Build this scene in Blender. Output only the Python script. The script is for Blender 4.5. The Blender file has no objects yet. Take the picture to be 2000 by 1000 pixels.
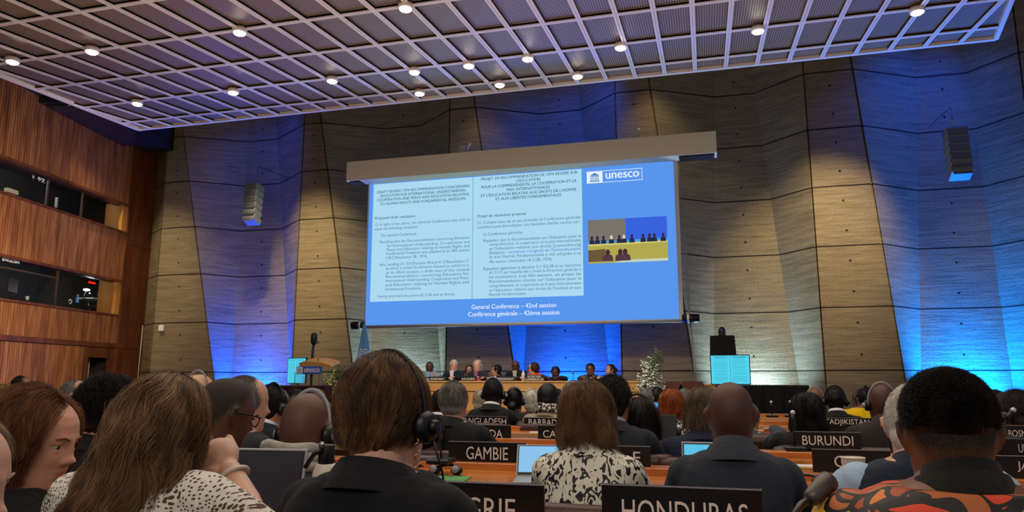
import bpy, math, random
import numpy as np
from mathutils import Vector, Matrix, Euler
random.seed(7); RNG = np.random.default_rng(7)
S = bpy.context.scene
COL = S.collection
R_ = math.radians

# ------------------------------------------------------------------ camera
FPX, HOR, CZ = 1412.0, 740.0, 1.25
PIT = math.atan((HOR-500)/FPX); YAW = math.atan(385*math.cos(PIT)/FPX)
cd = bpy.data.cameras.new('camera'); cam = bpy.data.objects.new('camera', cd); COL.objects.link(cam)
cd.sensor_width = 36; cd.lens = 36*FPX/2000; cd.clip_start = .05; cd.clip_end = 200
cam.location = (0, 0, CZ); cam.rotation_euler = (math.pi/2+PIT, 0, YAW)
S.camera = cam
FW = np.array([-math.sin(YAW)*math.cos(PIT), math.cos(YAW)*math.cos(PIT), math.sin(PIT)])
RT = np.array([math.cos(YAW), math.sin(YAW), 0.]); UP = np.cross(RT, FW)
def ray(x, y): return FW + RT*(x-1000)/FPX - UP*(y-500)/FPX
def atY(x, y, Y):
    d = ray(x, y); return d*Y/d[1] + [0, 0, CZ]

# ------------------------------------------------------------------ world, exposure, lights
w = bpy.data.worlds.new('World'); S.world = w; w.use_nodes = True
w.node_tree.nodes['Background'].inputs[0].default_value = (.80, .76, .80, 1)
w.node_tree.nodes['Background'].inputs[1].default_value = .28
S.view_settings.view_transform = 'Standard'; S.view_settings.look = 'None'
S.view_settings.exposure = 0.0; S.view_settings.gamma = 1.0; S.view_settings.use_curve_mapping = False

def aim(o, tgt):
    o.rotation_euler = (Vector(tgt)-o.location).to_track_quat('-Z', 'Y').to_euler()
def light(name, kind, loc, tgt, energy, col, **kw):
    d = bpy.data.lights.new(name, kind); d.energy = energy; d.color = col
    for k, v in kw.items(): setattr(d, k, v)
    o = bpy.data.objects.new(name, d); COL.objects.link(o); o.location = loc; aim(o, tgt); return o
WARM = (1, .79, .44); BLUE = (.0, .075, 1.0); CYAN = (.0, .34, 1.0); PALE = (.42, .72, 1.0)
# warm wall-washers hung above the front edge of the ceiling
for x, e in ((-14.6, 1350), (-9.8, 1750), (2.9, 2100), (7.6, 260)):
    light('wall_washer', 'SPOT', (x+.3, 12.9, 7.6), (x-.35, 17, 4.1), e, WARM, spot_size=R_(48), spot_blend=1, shadow_soft_size=.15)
for x, e in ((-5.2, 90), (-.9, 170)):
    light('wall_washer', 'SPOT', (x+.1, 15.6, 9.2), (x, 17, 5.6), e, WARM, spot_size=R_(70), spot_blend=1, shadow_soft_size=.15)
# colour uplights standing at the foot of each recess of the concrete wall
for x, c, e in ((-12.1, BLUE, 330), (-7.7, PALE, 70), (-3.3, BLUE, 330), (1.0, PALE, 80), (5.4, CYAN, 190), (5.4, BLUE, 260), (9.8, BLUE, 350)):
    light('recess_uplight', 'AREA', (x, 17.58, .6), (x, 17.50, 3.4), e*1.35, c, shape='RECTANGLE', size=1.1, size_y=.15, spread=R_(130))
for x, c, e in ((-12.1, BLUE, 420), (-3.3, BLUE, 500), (5.4, BLUE, 800), (9.9, BLUE, 600), (-7.7, PALE, 30), (1.0, PALE, 20)):
    light('recess_beam', 'SPOT', (x, 17.25, .6), (x, 17.75, 8), e, c, spot_size=R_(60), spot_blend=1, shadow_soft_size=.1)
# blue washers high on the wall
for x, e, c in ((-3.3, 620, BLUE), (4.9, 900, BLUE), (-12.2, 380, BLUE), (8.2, 500, BLUE)):
    light('high_blue_washer', 'SPOT', (x+1.2, 15.4, 9.6), (x-.1, 17.6, 6.8), e, c, spot_size=R_(75), spot_blend=1, shadow_soft_size=.2)
# warm light over the podium and along the wooden wall, added general fill over the audience
light('podium_light', 'SPOT', (-3.2, 9.5, 6.3), (-3.2, 14.2, 1.2), 900, (1, .86, .66), spot_size=R_(62), spot_blend=.6, shadow_soft_size=.2)
light('audience_fill', 'AREA', (-1.5, 5.0, 5.7), (-1.5, 5.4, 0), 330, (1, .87, .72), shape='RECTANGLE', size=9, size_y=7)
light('audience_fill', 'AREA', (-.5, -1.2, 3.6), (-.6, 2.2, .9), 48, (1, .86, .70), shape='RECTANGLE', size=4, size_y=1.5)
light('bounce_fill', 'AREA', (-3.2, 7.5, 2.6), (-3.2, 7.6, 9), 210, (1, .82, .68), shape='RECTANGLE', size=13, size_y=9)  # unseen upward fill added in place of floor bounce, brightens the ceiling
light('wood_wall_light', 'AREA', (-8.6, 8.0, 4.2), (-13.8, 9.2, 3.0), 330, (1, .80, .54), shape='RECTANGLE', size=5, size_y=1, spread=R_(95))
light('wood_wall_light', 'AREA', (-9.5, 12.5, 3.4), (-15.2, 13.6, 1.6), 95, (1, .80, .56), shape='RECTANGLE', size=3, size_y=1)

# ------------------------------------------------------------------ materials
def lin(h):
    if not isinstance(h, str): return tuple(h)
    h = h.lstrip('#'); c = [int(h[i:i+2], 16)/255 for i in (0, 2, 4)]
    return tuple(v/12.92 if v <= .04045 else ((v+.055)/1.055)**2.4 for v in c)
MATS = {}
class NT:
    def __init__(s, name):
        s.m = bpy.data.materials.new(name); s.m.use_nodes = True; s.t = s.m.node_tree
        s.b = s.t.nodes['Principled BSDF']
    def n(s, typ, ins=None, **kw):
        o = s.t.nodes.new('ShaderNode'+typ)
        for k, v in kw.items(): setattr(o, k, v)
        for k, v in (ins or {}).items():
            if isinstance(v, bpy.types.NodeSocket): s.t.links.new(v, o.inputs[k])
            else: o.inputs[k].default_value = v
        return o
    def l(s, a, b): s.t.links.new(a, b)
    def obj(s): return s.n('TexCoord').outputs['Object']
    def math(s, op, a, b=None, c=None):
        i = {0: a}
        if b is not None: i[1] = b
        if c is not None: i[2] = c
        return s.n('Math', i, operation=op).outputs[0]
    def ramp(s, fac, stops, interp='LINEAR'):
        r = s.n('ValToRGB', {0: fac}); cr = r.color_ramp; cr.interpolation = interp
        while len(cr.elements) < len(stops): cr.elements.new(.5)
        for e, (p, c) in zip(cr.elements, stops): e.position = p; e.color = (*lin(c), 1)
        return r.outputs[0]
    def mix(s, f, a, b, blend='MIX'):
        n = s.n('Mix', data_type='RGBA', blend_type=blend)
        for k, v in ((0, f), (6, a), (7, b)):
            if isinstance(v, bpy.types.NodeSocket): s.l(v, n.inputs[k])
            else: n.inputs[k].default_value = v if k == 0 else (*lin(v), 1)
        return n.outputs[2]
    def bump(s, h, st=.3, d=.01):
        s.l(s.n('Bump', {'Height': h, 'Strength': st, 'Distance': d}).outputs[0], s.b.inputs['Normal'])
def P(name, col, rough=.6, metal=0, spec=.5, bump=0, bscale=60, var=0, emis=None, estr=0, alpha=1, trans=0, sheen=0, coat=0):
    if name in MATS: return MATS[name]
    t = NT(name); b = t.b
    b.inputs['Base Color'].default_value = (*lin(col), 1); b.inputs['Roughness'].default_value = rough
    b.inputs['Metallic'].default_value = metal; b.inputs['Specular IOR Level'].default_value = spec
    b.inputs['Alpha'].default_value = alpha; b.inputs['Transmission Weight'].default_value = trans
    b.inputs['Sheen Weight'].default_value = sheen; b.inputs['Coat Weight'].default_value = coat
    if emis: b.inputs['Emission Color'].default_value = (*lin(emis), 1); b.inputs['Emission Strength'].default_value = estr
    if bump or var:
        n = t.n('TexNoise', {'Vector': t.obj(), 'Scale': bscale, 'Detail': 4.})
        if bump: t.bump(n.outputs[0], bump, .01)
        if var:
            c = np.array(lin(col)); t.l(t.mix(n.outputs[0], tuple(c*(1-var)), tuple(np.minimum(c*(1+var), 1))), b.inputs['Base Color'])
    MATS[name] = t.m; return t.m

def concrete():
    t = NT('board_marked_concrete'); uv = t.n('TexCoord').outputs['UV']; ob = t.obj()
    sep = t.n('SeparateXYZ', {0: uv}); u, v = sep.outputs[0], sep.outputs[1]
    mp = t.n('Mapping', {0: ob, 3: (.7, .7, 9.)}).outputs[0]
    n1 = t.n('TexNoise', {'Vector': mp, 'Scale': 1.6, 'Detail': 6., 'Roughness': .65}).outputs[0]
    n2 = t.n('TexNoise', {'Vector': ob, 'Scale': .7, 'Detail': 5.}).outputs[0]
    n3 = t.n('TexNoise', {'Vector': ob, 'Scale': 38., 'Detail': 3.}).outputs[0]
    c = t.ramp(n1, ((.25, '#665945'), (.5, '#8f7f64'), (.75, '#ab9874')))
    c = t.mix(t.math('MULTIPLY', n2, .55), c, '#6f6a5e')
    fine = t.ramp(n3, ((.3, '#5b5b5b'), (.55, '#ffffff')))
    c = t.mix(.35, c, fine, 'MULTIPLY')
    # joints every 1.355 m from z = 1.43
    ph = t.math('FRACT', t.math('DIVIDE', t.math('ADD', v, 1.355*4-1.43+.6775), 1.355))
    dj = t.math('MULTIPLY', t.math('ABSOLUTE', t.math('SUBTRACT', ph, .5)), 1.355)
    wob = t.math('MULTIPLY', t.math('SUBTRACT', n1, .5), .004)
    joint = t.math('LESS_THAN', t.math('ADD', dj, wob), .015)
    # tie holes: two per panel height along the middle of each face
    h3 = t.math('FRACT', t.math('DIVIDE', t.math('ADD', v, 1.355*4-1.43), .6775))
    dv = t.math('MULTIPLY', t.math('SUBTRACT', h3, .5), .6775)
    dd = t.math('SQRT', t.math('ADD', t.math('MULTIPLY', u, u), t.math('MULTIPLY', dv, dv)))
    hole = t.math('LESS_THAN', dd, t.math('ADD', .020, t.math('MULTIPLY', t.math('SUBTRACT', n3, .4), .05)))
    mask = t.math('MAXIMUM', joint, hole)
    c = t.mix(mask, c, '#2b2620')
    t.l(c, t.b.inputs['Base Color']); t.b.inputs['Roughness'].default_value = .9
    t.b.inputs['Specular IOR Level'].default_value = .2
    h = t.math('ADD', t.math('MULTIPLY', n1, .6), t.math('MULTIPLY', n3, .35)); h = t.math('SUBTRACT', h, mask)
    t.bump(h, .8, .03); return t.m
def wood(name, a, b, c3, sc=(9, 9, .5), rough=.4, coat=0, s=1.):
    t = NT(name); mp = t.n('Mapping', {0: t.obj(), 3: sc}).outputs[0]
    n = t.n('TexNoise', {'Vector': mp, 'Scale': 1.5*s, 'Detail': 6., 'Roughness': .6}).outputs[0]
    n2 = t.n('TexNoise', {'Vector': t.obj(), 'Scale': .6, 'Detail': 2.}).outputs[0]
    cc = t.ramp(n, ((.28, a), (.5, b), (.72, c3))); cc = t.mix(t.math('MULTIPLY', n2, .35), cc, a)
    t.l(cc, t.b.inputs['Base Color']); t.b.inputs['Roughness'].default_value = rough
    t.b.inputs['Coat Weight'].default_value = coat; t.bump(n, .15, .004); return t.m
def mesh_panel():
    t = NT('perforated_ceiling_mesh'); sep = t.n('SeparateXYZ', {0: t.obj()})
    st = t.math('FRACT', t.math('MULTIPLY', sep.outputs[0], 27.))
    st = t.math('ABSOLUTE', t.math('SUBTRACT', st, .5))
    n = t.n('TexNoise', {'Vector': t.obj(), 'Scale': .8, 'Detail': 3.}).outputs[0]
    c = t.ramp(st, ((.12, '#4a3a2e'), (.3, '#a88a72'))); c = t.mix(t.math('MULTIPLY', n, .3), c, '#66564a')
    t.l(c, t.b.inputs['Base Color']); t.b.inputs['Roughness'].default_value = .42; t.b.inputs['Metallic'].default_value = .0
    t.bump(st, .5, .01); return t.m
CONC = concrete()
SLAT = wood('wood_slats', '#54301c', '#8a5836', '#b07c50', (6, 6, .6), .38)
WOODP = wood('dark_wood_panel', '#3d1d0d', '#5f3119', '#74401f', (3, 3, .5), .4)
BEECH = wood('beech_veneer', '#c58c4c', '#dca561', '#e8b673', (.6, 5, 5), .42)
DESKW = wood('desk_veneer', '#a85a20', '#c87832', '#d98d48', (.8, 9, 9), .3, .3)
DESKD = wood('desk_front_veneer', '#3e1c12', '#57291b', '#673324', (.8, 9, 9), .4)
MESHP = mesh_panel()
BEAM = P('ceiling_beam_paint', '#f2e4dc', .5)
BLACK = P('black_plastic', '#0c0c0e', .38)
MATTE = P('matte_black_cloth', '#0a0a0c', .9, bump=.3, bscale=9)
PLATE = P('plate_black', '#0b0a0b', .32)
EDGE = P('plate_edge', '#8d8d92', .4)
WHITEP = P('white_lettering', '#e8e6e2', .5)
GREYM = P('grey_metal', '#8b8d91', .35, 1)
CHROME = P('chrome', '#cfd0d4', .15, 1)
LEATHER = P('brown_leather', '#3f1d17', .38, bump=.15, bscale=90)
CHAIRB = P('tan_chair', '#5b2a1d', .45)
CARPET = P('dark_carpet', '#1c1a1f', .95, bump=.3, bscale=200)
STAGE = P('stage_carpet', '#25222b', .9)
HOUSING = P('screen_housing', '#e0d8c0', .6)
CREAM = P('cream_paint', '#d8cfbf', .6)

# ------------------------------------------------------------------ mesh helpers
def tag(o, label=None, cat=None, group=None, kind=None):
    if label: o['label'] = label
    if cat: o['category'] = cat
    if group: o['group'] = group
    if kind: o['kind'] = kind
    return o
def empty(name, loc=(0, 0, 0), label=None, cat=None, group=None, rz=0):
    o = bpy.data.objects.new(name, None); COL.objects.link(o); o.location = tuple(map(float, loc)); o.rotation_euler = (0, 0, rz)
    o.empty_display_size = .05; return tag(o, label, cat, group)
def link(name, me, mats, parent=None, smooth=None):
    for m in (mats if isinstance(mats, (list, tuple)) else [mats]): me.materials.append(m)
    o = bpy.data.objects.new(name, me); COL.objects.link(o)
    if parent: o.parent = parent
    return o
def rot(rx=0, ry=0, rz=0): return np.array(Euler((rx, ry, rz)).to_matrix())
class MB:
    def __init__(s): s.v = []; s.f = []; s.m = []; s.uv = None; s.sm = []
    def add(s, v, f, m=0, smooth=False):
        o = len(s.v); s.v.extend([tuple(map(float, p)) for p in v]); s.f.extend([tuple(i+o for i in q) for q in f])
        s.m.extend([m]*len(f)); s.sm.extend([smooth]*len(f)); return s
    def box(s, c, d, r=None, m=0, bev=0):
        x, y, z = np.array(d)/2.; c = np.array(c, float)
        if bev:
            b = min(bev, x*.45, y*.45, z*.45)
            v = []; 
            for sz, zz in ((-1, -z), (-1, -z+b), (1, z-b), (1, z)):
                k = b if abs(zz) == z else 0
                for (px, py) in ((-x+k+b*.6, -y+k), (x-k-b*.6, -y+k), (x-k, -y+k+b*.6), (x-k, y-k-b*.6), (x-k-b*.6, y-k), (-x+k+b*.6, y-k), (-x+k, y-k-b*.6), (-x+k, -y+k+b*.6)): v.append((px, py, zz))
            v = np.array(v); f = [tuple(range(7, -1, -1)), tuple(range(24, 32))]
            for i in range(3):
                for j in range(8): f.append((i*8+j, i*8+(j+1) % 8, i*8+8+(j+1) % 8, i*8+8+j))
        else:
            v = np.array([(a*x, b_*y, c_*z) for c_ in (-1, 1) for a, b_ in ((-1, -1), (1, -1), (1, 1), (-1, 1))])
            f = [(3, 2, 1, 0), (4, 5, 6, 7), (0, 1, 5, 4), (1, 2, 6, 5), (2, 3, 7, 6), (3, 0, 4, 7)]
        if r is not None: v = v @ np.array(r).T
        return s.add(v+c, f, m)
    def tube(s, pts, rad, n=10, m=0, ry=None, smooth=True, up=None):
        pts = np.array(pts, float); k = len(pts); rad = np.broadcast_to(rad, (k,)) if np.ndim(rad) < 2 else rad
        T = np.gradient(pts, axis=0); T /= np.linalg.norm(T, axis=1)[:, None]+1e-12
        a = np.array([0, 0, 1.]) if up is None else np.array(up, float)
        if abs(T[0] @ a) > .95: a = np.array([1., 0, 0])
        v = []
        N = a-T[0]*(T[0] @ a); N /= np.linalg.norm(N)
        for i in range(k):
            N = N-T[i]*(T[i] @ N); N /= np.linalg.norm(N)+1e-12; B = np.cross(T[i], N)
            r1 = rad[i]; r2 = rad[i] if ry is None else np.broadcast_to(ry, (k,))[i]
            for j in range(n):
                q = 2*math.pi*j/n; v.append(pts[i]+B*math.cos(q)*r1+N*math.sin(q)*r2)
        f = [tuple(range(n-1, -1, -1)), tuple(range((k-1)*n, k*n))]
        for i in range(k-1):
            for j in range(n): f.append((i*n+j, i*n+(j+1) % n, (i+1)*n+(j+1) % n, (i+1)*n+j))
        return s.add(v, f, m, smooth)
    def caps(s, pts, rad, n=12, m=0, ry=None):      # tube with rounded ends
        pts = np.array(pts, float); rad = np.array(np.broadcast_to(rad, (len(pts),)), float)
        d0 = pts[0]-pts[1]; d0 /= np.linalg.norm(d0); d1 = pts[-1]-pts[-2]; d1 /= np.linalg.norm(d1)
        A = [pts[0]+d0*rad[0]*.95, pts[0]+d0*rad[0]*.7]; ra = [rad[0]*.3, rad[0]*.72]
        Bp = [pts[-1]+d1*rad[-1]*.7, pts[-1]+d1*rad[-1]*.95]; rb = [rad[-1]*.72, rad[-1]*.3]
        rr = np.concatenate([ra, rad, rb]); k = None if ry is None else rr*ry
        return s.tube(np.vstack([A, pts, Bp]), rr, n, m, k)
    def ell(s, c, r, R=None, n=16, k=10, m=0):
        v = [];
        for i in range(k+1):
            t = math.pi*i/k
            for j in range(n):
                q = 2*math.pi*j/n; v.append((math.sin(t)*math.cos(q), math.sin(t)*math.sin(q), math.cos(t)))
        v = np.array(v)*np.array(r); v = v if R is None else v @ np.array(R).T
        f = [(i*n+j, (i+1)*n+j, (i+1)*n+(j+1) % n, i*n+(j+1) % n) for i in range(k) for j in range(n)]
        return s.add(v+np.array(c, float), f, m, True)
    def loft(s, rings, m=0, close=True, smooth=True):   # list of (n,3) rings
        n = len(rings[0]); v = np.vstack(rings); f = []
        if close: f = [tuple(range(n-1, -1, -1)), tuple(range((len(rings)-1)*n, len(rings)*n))]
        for i in range(len(rings)-1):
            for j in range(n): f.append((i*n+j, i*n+(j+1) % n, (i+1)*n+(j+1) % n, (i+1)*n+j))
        return s.add(v, f, m, smooth)
    def prism(s, poly, y0, y1, m=0, R=None, c=(0, 0, 0)):   # polygon in XZ extruded along Y
        n = len(poly); v = np.array([(a, y0, b) for a, b in poly]+[(a, y1, b) for a, b in poly])
        if R is not None: v = v @ np.array(R).T
        v = v+np.array(c)
        f = [tuple(range(n)), tuple(range(2*n-1, n-1, -1))]+[(i, i+n, (i+1) % n+n, (i+1) % n) for i in range(n)]
        return s.add(v, f, m)
    def mesh(s, name):
        me = bpy.data.meshes.new(name); me.from_pydata(s.v, [], s.f); me.update()
        me.polygons.foreach_set('material_index', s.m); me.polygons.foreach_set('use_smooth', s.sm); return me
    def build(s, name, mats, parent=None): return link(name, s.mesh(name), mats, parent)
def remesh(mb, name, vox, smooth=2, fac=.5):
    me = mb.mesh('tmp'); o = bpy.data.objects.new('tmp', me); COL.objects.link(o)
    m = o.modifiers.new('r', 'REMESH'); m.mode = 'VOXEL'; m.voxel_size = vox; m.use_smooth_shade = True
    if smooth: q = o.modifiers.new('s', 'SMOOTH'); q.iterations = smooth; q.factor = fac
    dg = bpy.context.evaluated_depsgraph_get(); ev = o.evaluated_get(dg)
    out = bpy.data.meshes.new_from_object(ev); out.name = name
    bpy.data.objects.remove(o); bpy.data.meshes.remove(me); return out
def fastmesh(name, V, Q, smooth=True):
    me = bpy.data.meshes.new(name); me.vertices.add(len(V)); me.vertices.foreach_set('co', V.astype(np.float32).ravel())
    me.loops.add(Q.size); me.loops.foreach_set('vertex_index', Q.astype(np.int32).ravel())
    me.polygons.add(len(Q)); me.polygons.foreach_set('loop_start', np.arange(0, Q.size, Q.shape[1], dtype=np.int32))
    me.polygons.foreach_set('use_smooth', np.full(len(Q), smooth)); me.update(calc_edges=True); return me
def verts(me):
    a = np.empty(len(me.vertices)*3, np.float32); me.vertices.foreach_get('co', a); return a.reshape(-1, 3).astype(float)
def txt(body, center, width, height, parent, mat, name='lettering', R=None, ext=.001, bold=0, align='C'):
    """lettering fitted into width x height (metres), standing in the XZ plane, facing -Y"""
    cu = bpy.data.curves.new('t', 'FONT'); cu.body = body; cu.offset = 0; cu.extrude = 0; cu.resolution_u = 3
    o = bpy.data.objects.new('t', cu); COL.objects.link(o)
    me = bpy.data.meshes.new_from_object(o.evaluated_get(bpy.context.evaluated_depsgraph_get()))
    bpy.data.objects.remove(o); bpy.data.curves.remove(cu)
    v = verts(me); lo, hi = v.min(0), v.max(0)
    if isinstance(height, tuple): sz = height[0]; zc = -.35*sz; z = v[:, 1]*sz+zc      # height[0] = font size
    else: z = (v[:, 1]-(lo[1]+hi[1])/2)*height/(hi[1]-lo[1])
    x = (v[:, 0]-(lo[0]+hi[0])/2)*width/(hi[0]-lo[0])
    q = np.stack([x, np.full_like(x, -ext), z], 1)
    if R is not None: q = q @ np.array(R).T
    q += np.array(center)
    if bold:
        n_ = len(q); lp = np.empty(len(me.loops), np.int32); me.loops.foreach_get('vertex_index', lp)
        ls = [list(p.vertices) for p in me.polygons]; b_ = bold*abs((hi[1]-lo[1]))*(height[0] if isinstance(height, tuple) else height/(hi[1]-lo[1]))*.9
        sh = (np.array(R)[:, 0] if R is not None else np.array([1., 0, 0]))*b_; yy = np.array([0, -.0004, 0])
        me2 = bpy.data.meshes.new(name); me2.from_pydata(np.vstack([q-sh, q+yy, q+sh+yy*2]).tolist(), [], ls+[[i+n_ for i in f] for f in ls]+[[i+2*n_ for i in f] for f in ls])
        bpy.data.meshes.remove(me); me = me2; me.update(); me.name = name
        if parent is None: return me
        return link(name, me, mat, parent)
    me.vertices.foreach_set('co', q.astype(np.float32).ravel()); me.update()
    me.materials.clear(); me.name = name
    if parent is None: return me
    return link(name, me, mat, parent)

# ================================================================== THE SETTING
def struct(o): o['kind'] = 'structure'; return o
# ---- back wall of folded concrete
YN, YF, ZT = 17.0, 17.9, 10.2
NL = [(-15.0, -15.0), (-10.55, -10.55), (-6.28, -6.28), (-1.95, -1.95), (2.40, 2.40), (6.75, 6.75), (11.1, 11.1)]
def at(a, b, z, za=8.4, zb=1.5): return b+(a-b)*(z-zb)/(za-zb)
NRt = [(-14.5, -12.93), (-10.02, -8.76), (-5.56, -4.5), (-1.08, -.31), (3.47, 3.97), (7.9, 8.3), (12.2, 12.6)]
FLt = [(-12.94, -13.0), (-8.5, -8.75), (-4.07, -4.5), (.46, .12), (5.0, 4.52), (9.5, 9.0), (13.9, 13.4)]
FRt = [(-11.98, -11.15), (-7.45, -6.72), (-2.96, -2.35), (1.37, 1.95), (6.03, 6.24), (10.4, 10.9), (14.8, 15.2)]
me = MB(); uvs = []
cols = []
c0 = atY(275, 720, 17.6)
cols.append((lambda z: -15.85, YF-.3)); 
for i in range(7):
    cols.append((lambda z, i=i: NL[i][0], YN+.005)); cols.append((lambda z, i=i: NL[i][0]+.002, YN+.09)); cols.append((lambda z, i=i: NL[i][0]+.034, YN+.09)); cols.append((lambda z, i=i: NL[i][0]+.038, YN)); cols.append((lambda z, i=i: at(*NRt[i], z)-.045, YN))
    cols.append((lambda z, i=i: at(*NRt[i], z)-.040, YN+.09)); cols.append((lambda z, i=i: at(*NRt[i], z)-.002, YN+.09)); cols.append((lambda z, i=i: at(*NRt[i], z), YN+.005))
    cols.append((lambda z, i=i: at(*FLt[i], z), YF)); cols.append((lambda z, i=i: at(*FRt[i], z), YF))
zs = np.linspace(0, ZT, 65)
for j in range(len(cols)-1):
    (fa, ya), (fb, yb) = cols[j], cols[j+1]
    v = []; f = []
    for z in zs: v += [(fa(z), ya, z), (fb(z), yb, z)]
    for k in range(64): f.append((2*k, 2*k+1, 2*k+3, 2*k+2))
    me.add(v, f, 0, True)
    flat = ya == yb and abs(fa(5)-fb(5)) > .2
    for k in range(64):
        for z, s_ in ((zs[k], 0), (zs[k], 1), (zs[k+1], 1), (zs[k+1], 0)):
            X0, X1 = fa(z), fb(z); X = X1 if s_ else X0
            uvs.append((X-(X0+X1)/2 + (0 if flat else 50), z))
wb = me.build('wall_back', CONC); struct(wb)
ul = wb.data.uv_layers.new(name='UVMap'); ul.data.foreach_set('uv', np.array(uvs).ravel())

# ---- floor, stage
struct(MB().box((-3, 6, -.1), (34, 26, .2)).build('floor', CARPET))
struct(MB().box((-3, 15.3, .2), (26, 5.4, .4), bev=.02).build('trim_1', STAGE))
struct(MB().box((-3, 8, ZT+.15), (36, 24, .3)).build('ceiling', P('upper_ceiling_paint', '#17151a', .9)))

# ---- suspended ceiling of mesh panels
CK = .1082
def cz(Y): return 6.86+CK*(Y-13)
def cxl(Y): return -12.31+.175*(13-Y)
def cxr(Y): return 4.87-.23*(13-Y)
YB = 1.0
v = []
for dz in (.03, .34): v += [(cxl(YB), YB, cz(YB)+dz), (cxr(YB), YB, cz(YB)+dz), (cxr(13), 13, cz(13)+dz), (cxl(13), 13, cz(13)+dz)]
sc_ = struct(MB().add(v, [(3, 2, 1, 0), (4, 5, 6, 7), (0, 1, 5, 4), (1, 2, 6, 5), (2, 3, 7, 6), (3, 0, 4, 7)]).build('ceiling_panels', MESHP))
def beam(a, b, w_, h=.05, double=True):
    a = np.array(a, float); b = np.array(b, float); d = b-a; L = np.linalg.norm(d); d /= L
    s = np.cross(d, (0, 0, 1.)); s /= np.linalg.norm(s); u = np.cross(s, d); M = np.stack([s, d, u], 1)
    m = MB(); c = (a+b)/2
    if double:
        for k in (-1, 1): m.box(c+s*k*(w_*.29), (w_*.42, L, h), M)
        m.box(c+u*.008, (w_, L, h*.6), M)
    else: m.box(c, (w_, L, h), M)
    return m
def pc(X, Y, dz=0.): return (X, Y, cz(Y)+dz)
k = 0
X = -11.94
while X < 4.9:
    # clip against the slanted side edges
    y0 = YB
    if X < cxl(YB): y0 = max(y0, 13-(X+12.31)/.175)
    if X > cxr(YB): y0 = max(y0, 13-(4.87-X)/.23)
    if y0 < 12.9: beam(pc(X, y0), pc(X, 13), .076).build('beam', BEAM, sc_)
    X += .5425
Y = 12.4
while Y > YB:
    beam(pc(cxl(Y), Y), pc(cxr(Y), Y), .06).build('beam', BEAM, sc_); Y -= 1.25
for a, b in ((pc(cxl(13), 13), pc(cxr(13), 13)), (pc(cxl(YB), YB), pc(cxl(13), 13)), (pc(cxr(YB), YB), pc(cxr(13), 13))):
    beam(a, b, .07, .07, False).build('beam', BEAM, sc_)
GLOW = P('lamp_lens', '#ffffff', emis='#fff0c8', estr=26)
LP = [(-10.65, 8.52), (-9.12, 8.56), (-6.5, 8.62), (-3.84, 8.6), (-10.63, 11.14), (-8.45, 11.14), (-6.38, 11.14), (-4.79, 11.18), (-3.78, 11.18),
      (-2.73, 11.18), (-1.16, 11.16), (.97, 11.14), (3.2, 11.12), (-5.2, 12.42), (-3.58, 12.42), (-2.09, 12.42)]
nm_ = ['at the left edge of the photo', 'second from the left in the nearest lit row', 'third from the left in the nearest lit row', 'rightmost of the nearest lit row']
nm_ += ['%s from the left in the long middle row' % q for q in ('first', 'second', 'third', 'fourth', 'fifth', 'sixth', 'seventh', 'eighth')]+['far right end of the long middle row']
nm_ += ['left of the three by the front edge', 'middle of the three by the front edge', 'right of the three by the front edge']
for (X, Y), n_ in zip(LP, nm_):
    z = cz(Y)-.03
    e = empty('ceiling_downlight', (X, Y, z), 'round glowing ceiling downlight, '+n_, 'ceiling light', 'ceiling downlights')
    m = MB(); m.tube([(0, 0, .02), (0, 0, -.05)], .105, 20); m.build('housing', BEAM, e)
    m = MB(); m.ell((0, 0, -.052), (.088, .088, .035), n=20, k=8); m.build('lens', GLOW, e)
    d = bpy.data.lights.new('downlight_lamp', 'SPOT'); d.energy = 24; d.color = (1, .88, .7); d.spot_size = R_(120); d.spot_blend = .8; d.shadow_soft_size = .08
    o = bpy.data.objects.new('downlight_lamp', d); COL.objects.link(o); o.parent = e; o.location = (0, 0, -.12)

# ---- left wall of wooden slats with the interpreters' booths
C0 = np.array([-15.82, 17.6, 0]); WU = ray(1115, 745); WU[2] = 0; WU /= np.linalg.norm(WU); WN = np.array([WU[1], -WU[0], 0])
def Wp(s, d, z): return C0-WU*s+WN*d+np.array([0, 0, z])
def onW(x, y, d=0.):
    r = ray(x, y); o_ = np.array([0, 0, CZ]); t = ((C0+WN*d-o_) @ WN)/(r @ WN); p = o_+r*t; return -(p-C0) @ WU, p[2]
WM = np.stack([-WU, WN, [0, 0, 1.]], 1)     # local (s, d, z) -> world
def wbox(m, s0, s1, d0, d1, z0, z1, mi=0): m.box(Wp((s0+s1)/2, (d0+d1)/2, (z0+z1)/2), (abs(s1-s0), abs(d1-d0), abs(z1-z0)), WM, mi); return m
SE = 13.5
wl = struct(empty('wall_left', C0))
def wchild(m, name, mat):
    m.v = [tuple(np.array(p)-C0) for p in m.v]; return m.build(name, mat, wl)
def slats(s0, s1, z0, z1):
    m = MB(); p = .078; prof = []; s = s0
    while s < s1-p: prof += [(s, 0), (s+.050, 0), (s+.052, -.05), (s+p-.002, -.05)]; s += p
    prof += [(s, 0), (s1, 0)]
    v = []; 
    for a, d in prof: v += [Wp(a, d, z0), Wp(a, d, z1)]
    n = len(prof); m.add(v, [(2*i, 2*i+1, 2*i+3, 2*i+2) for i in range(n-1)])
    wbox(m, s0, s1, -.14, -.055, z0, z1); wchild(m, 'slat_panel', SLAT)
for a in ((2.55, SE, 0, 2.08), (1.28, SE, 2.2, 2.95), (1.28, SE, 3.92, 5.26), (1.28, SE, 6.06, 10.2)): slats(*a)
m = MB(); wbox(m, .0, 1.22, -.12, .02, 0, 10.2); wbox(m, 1.22, 1.28, -.12, .05, 0, 10.2); wbox(m, -.5, 0, -.2, .0, 0, 10.2)
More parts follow.
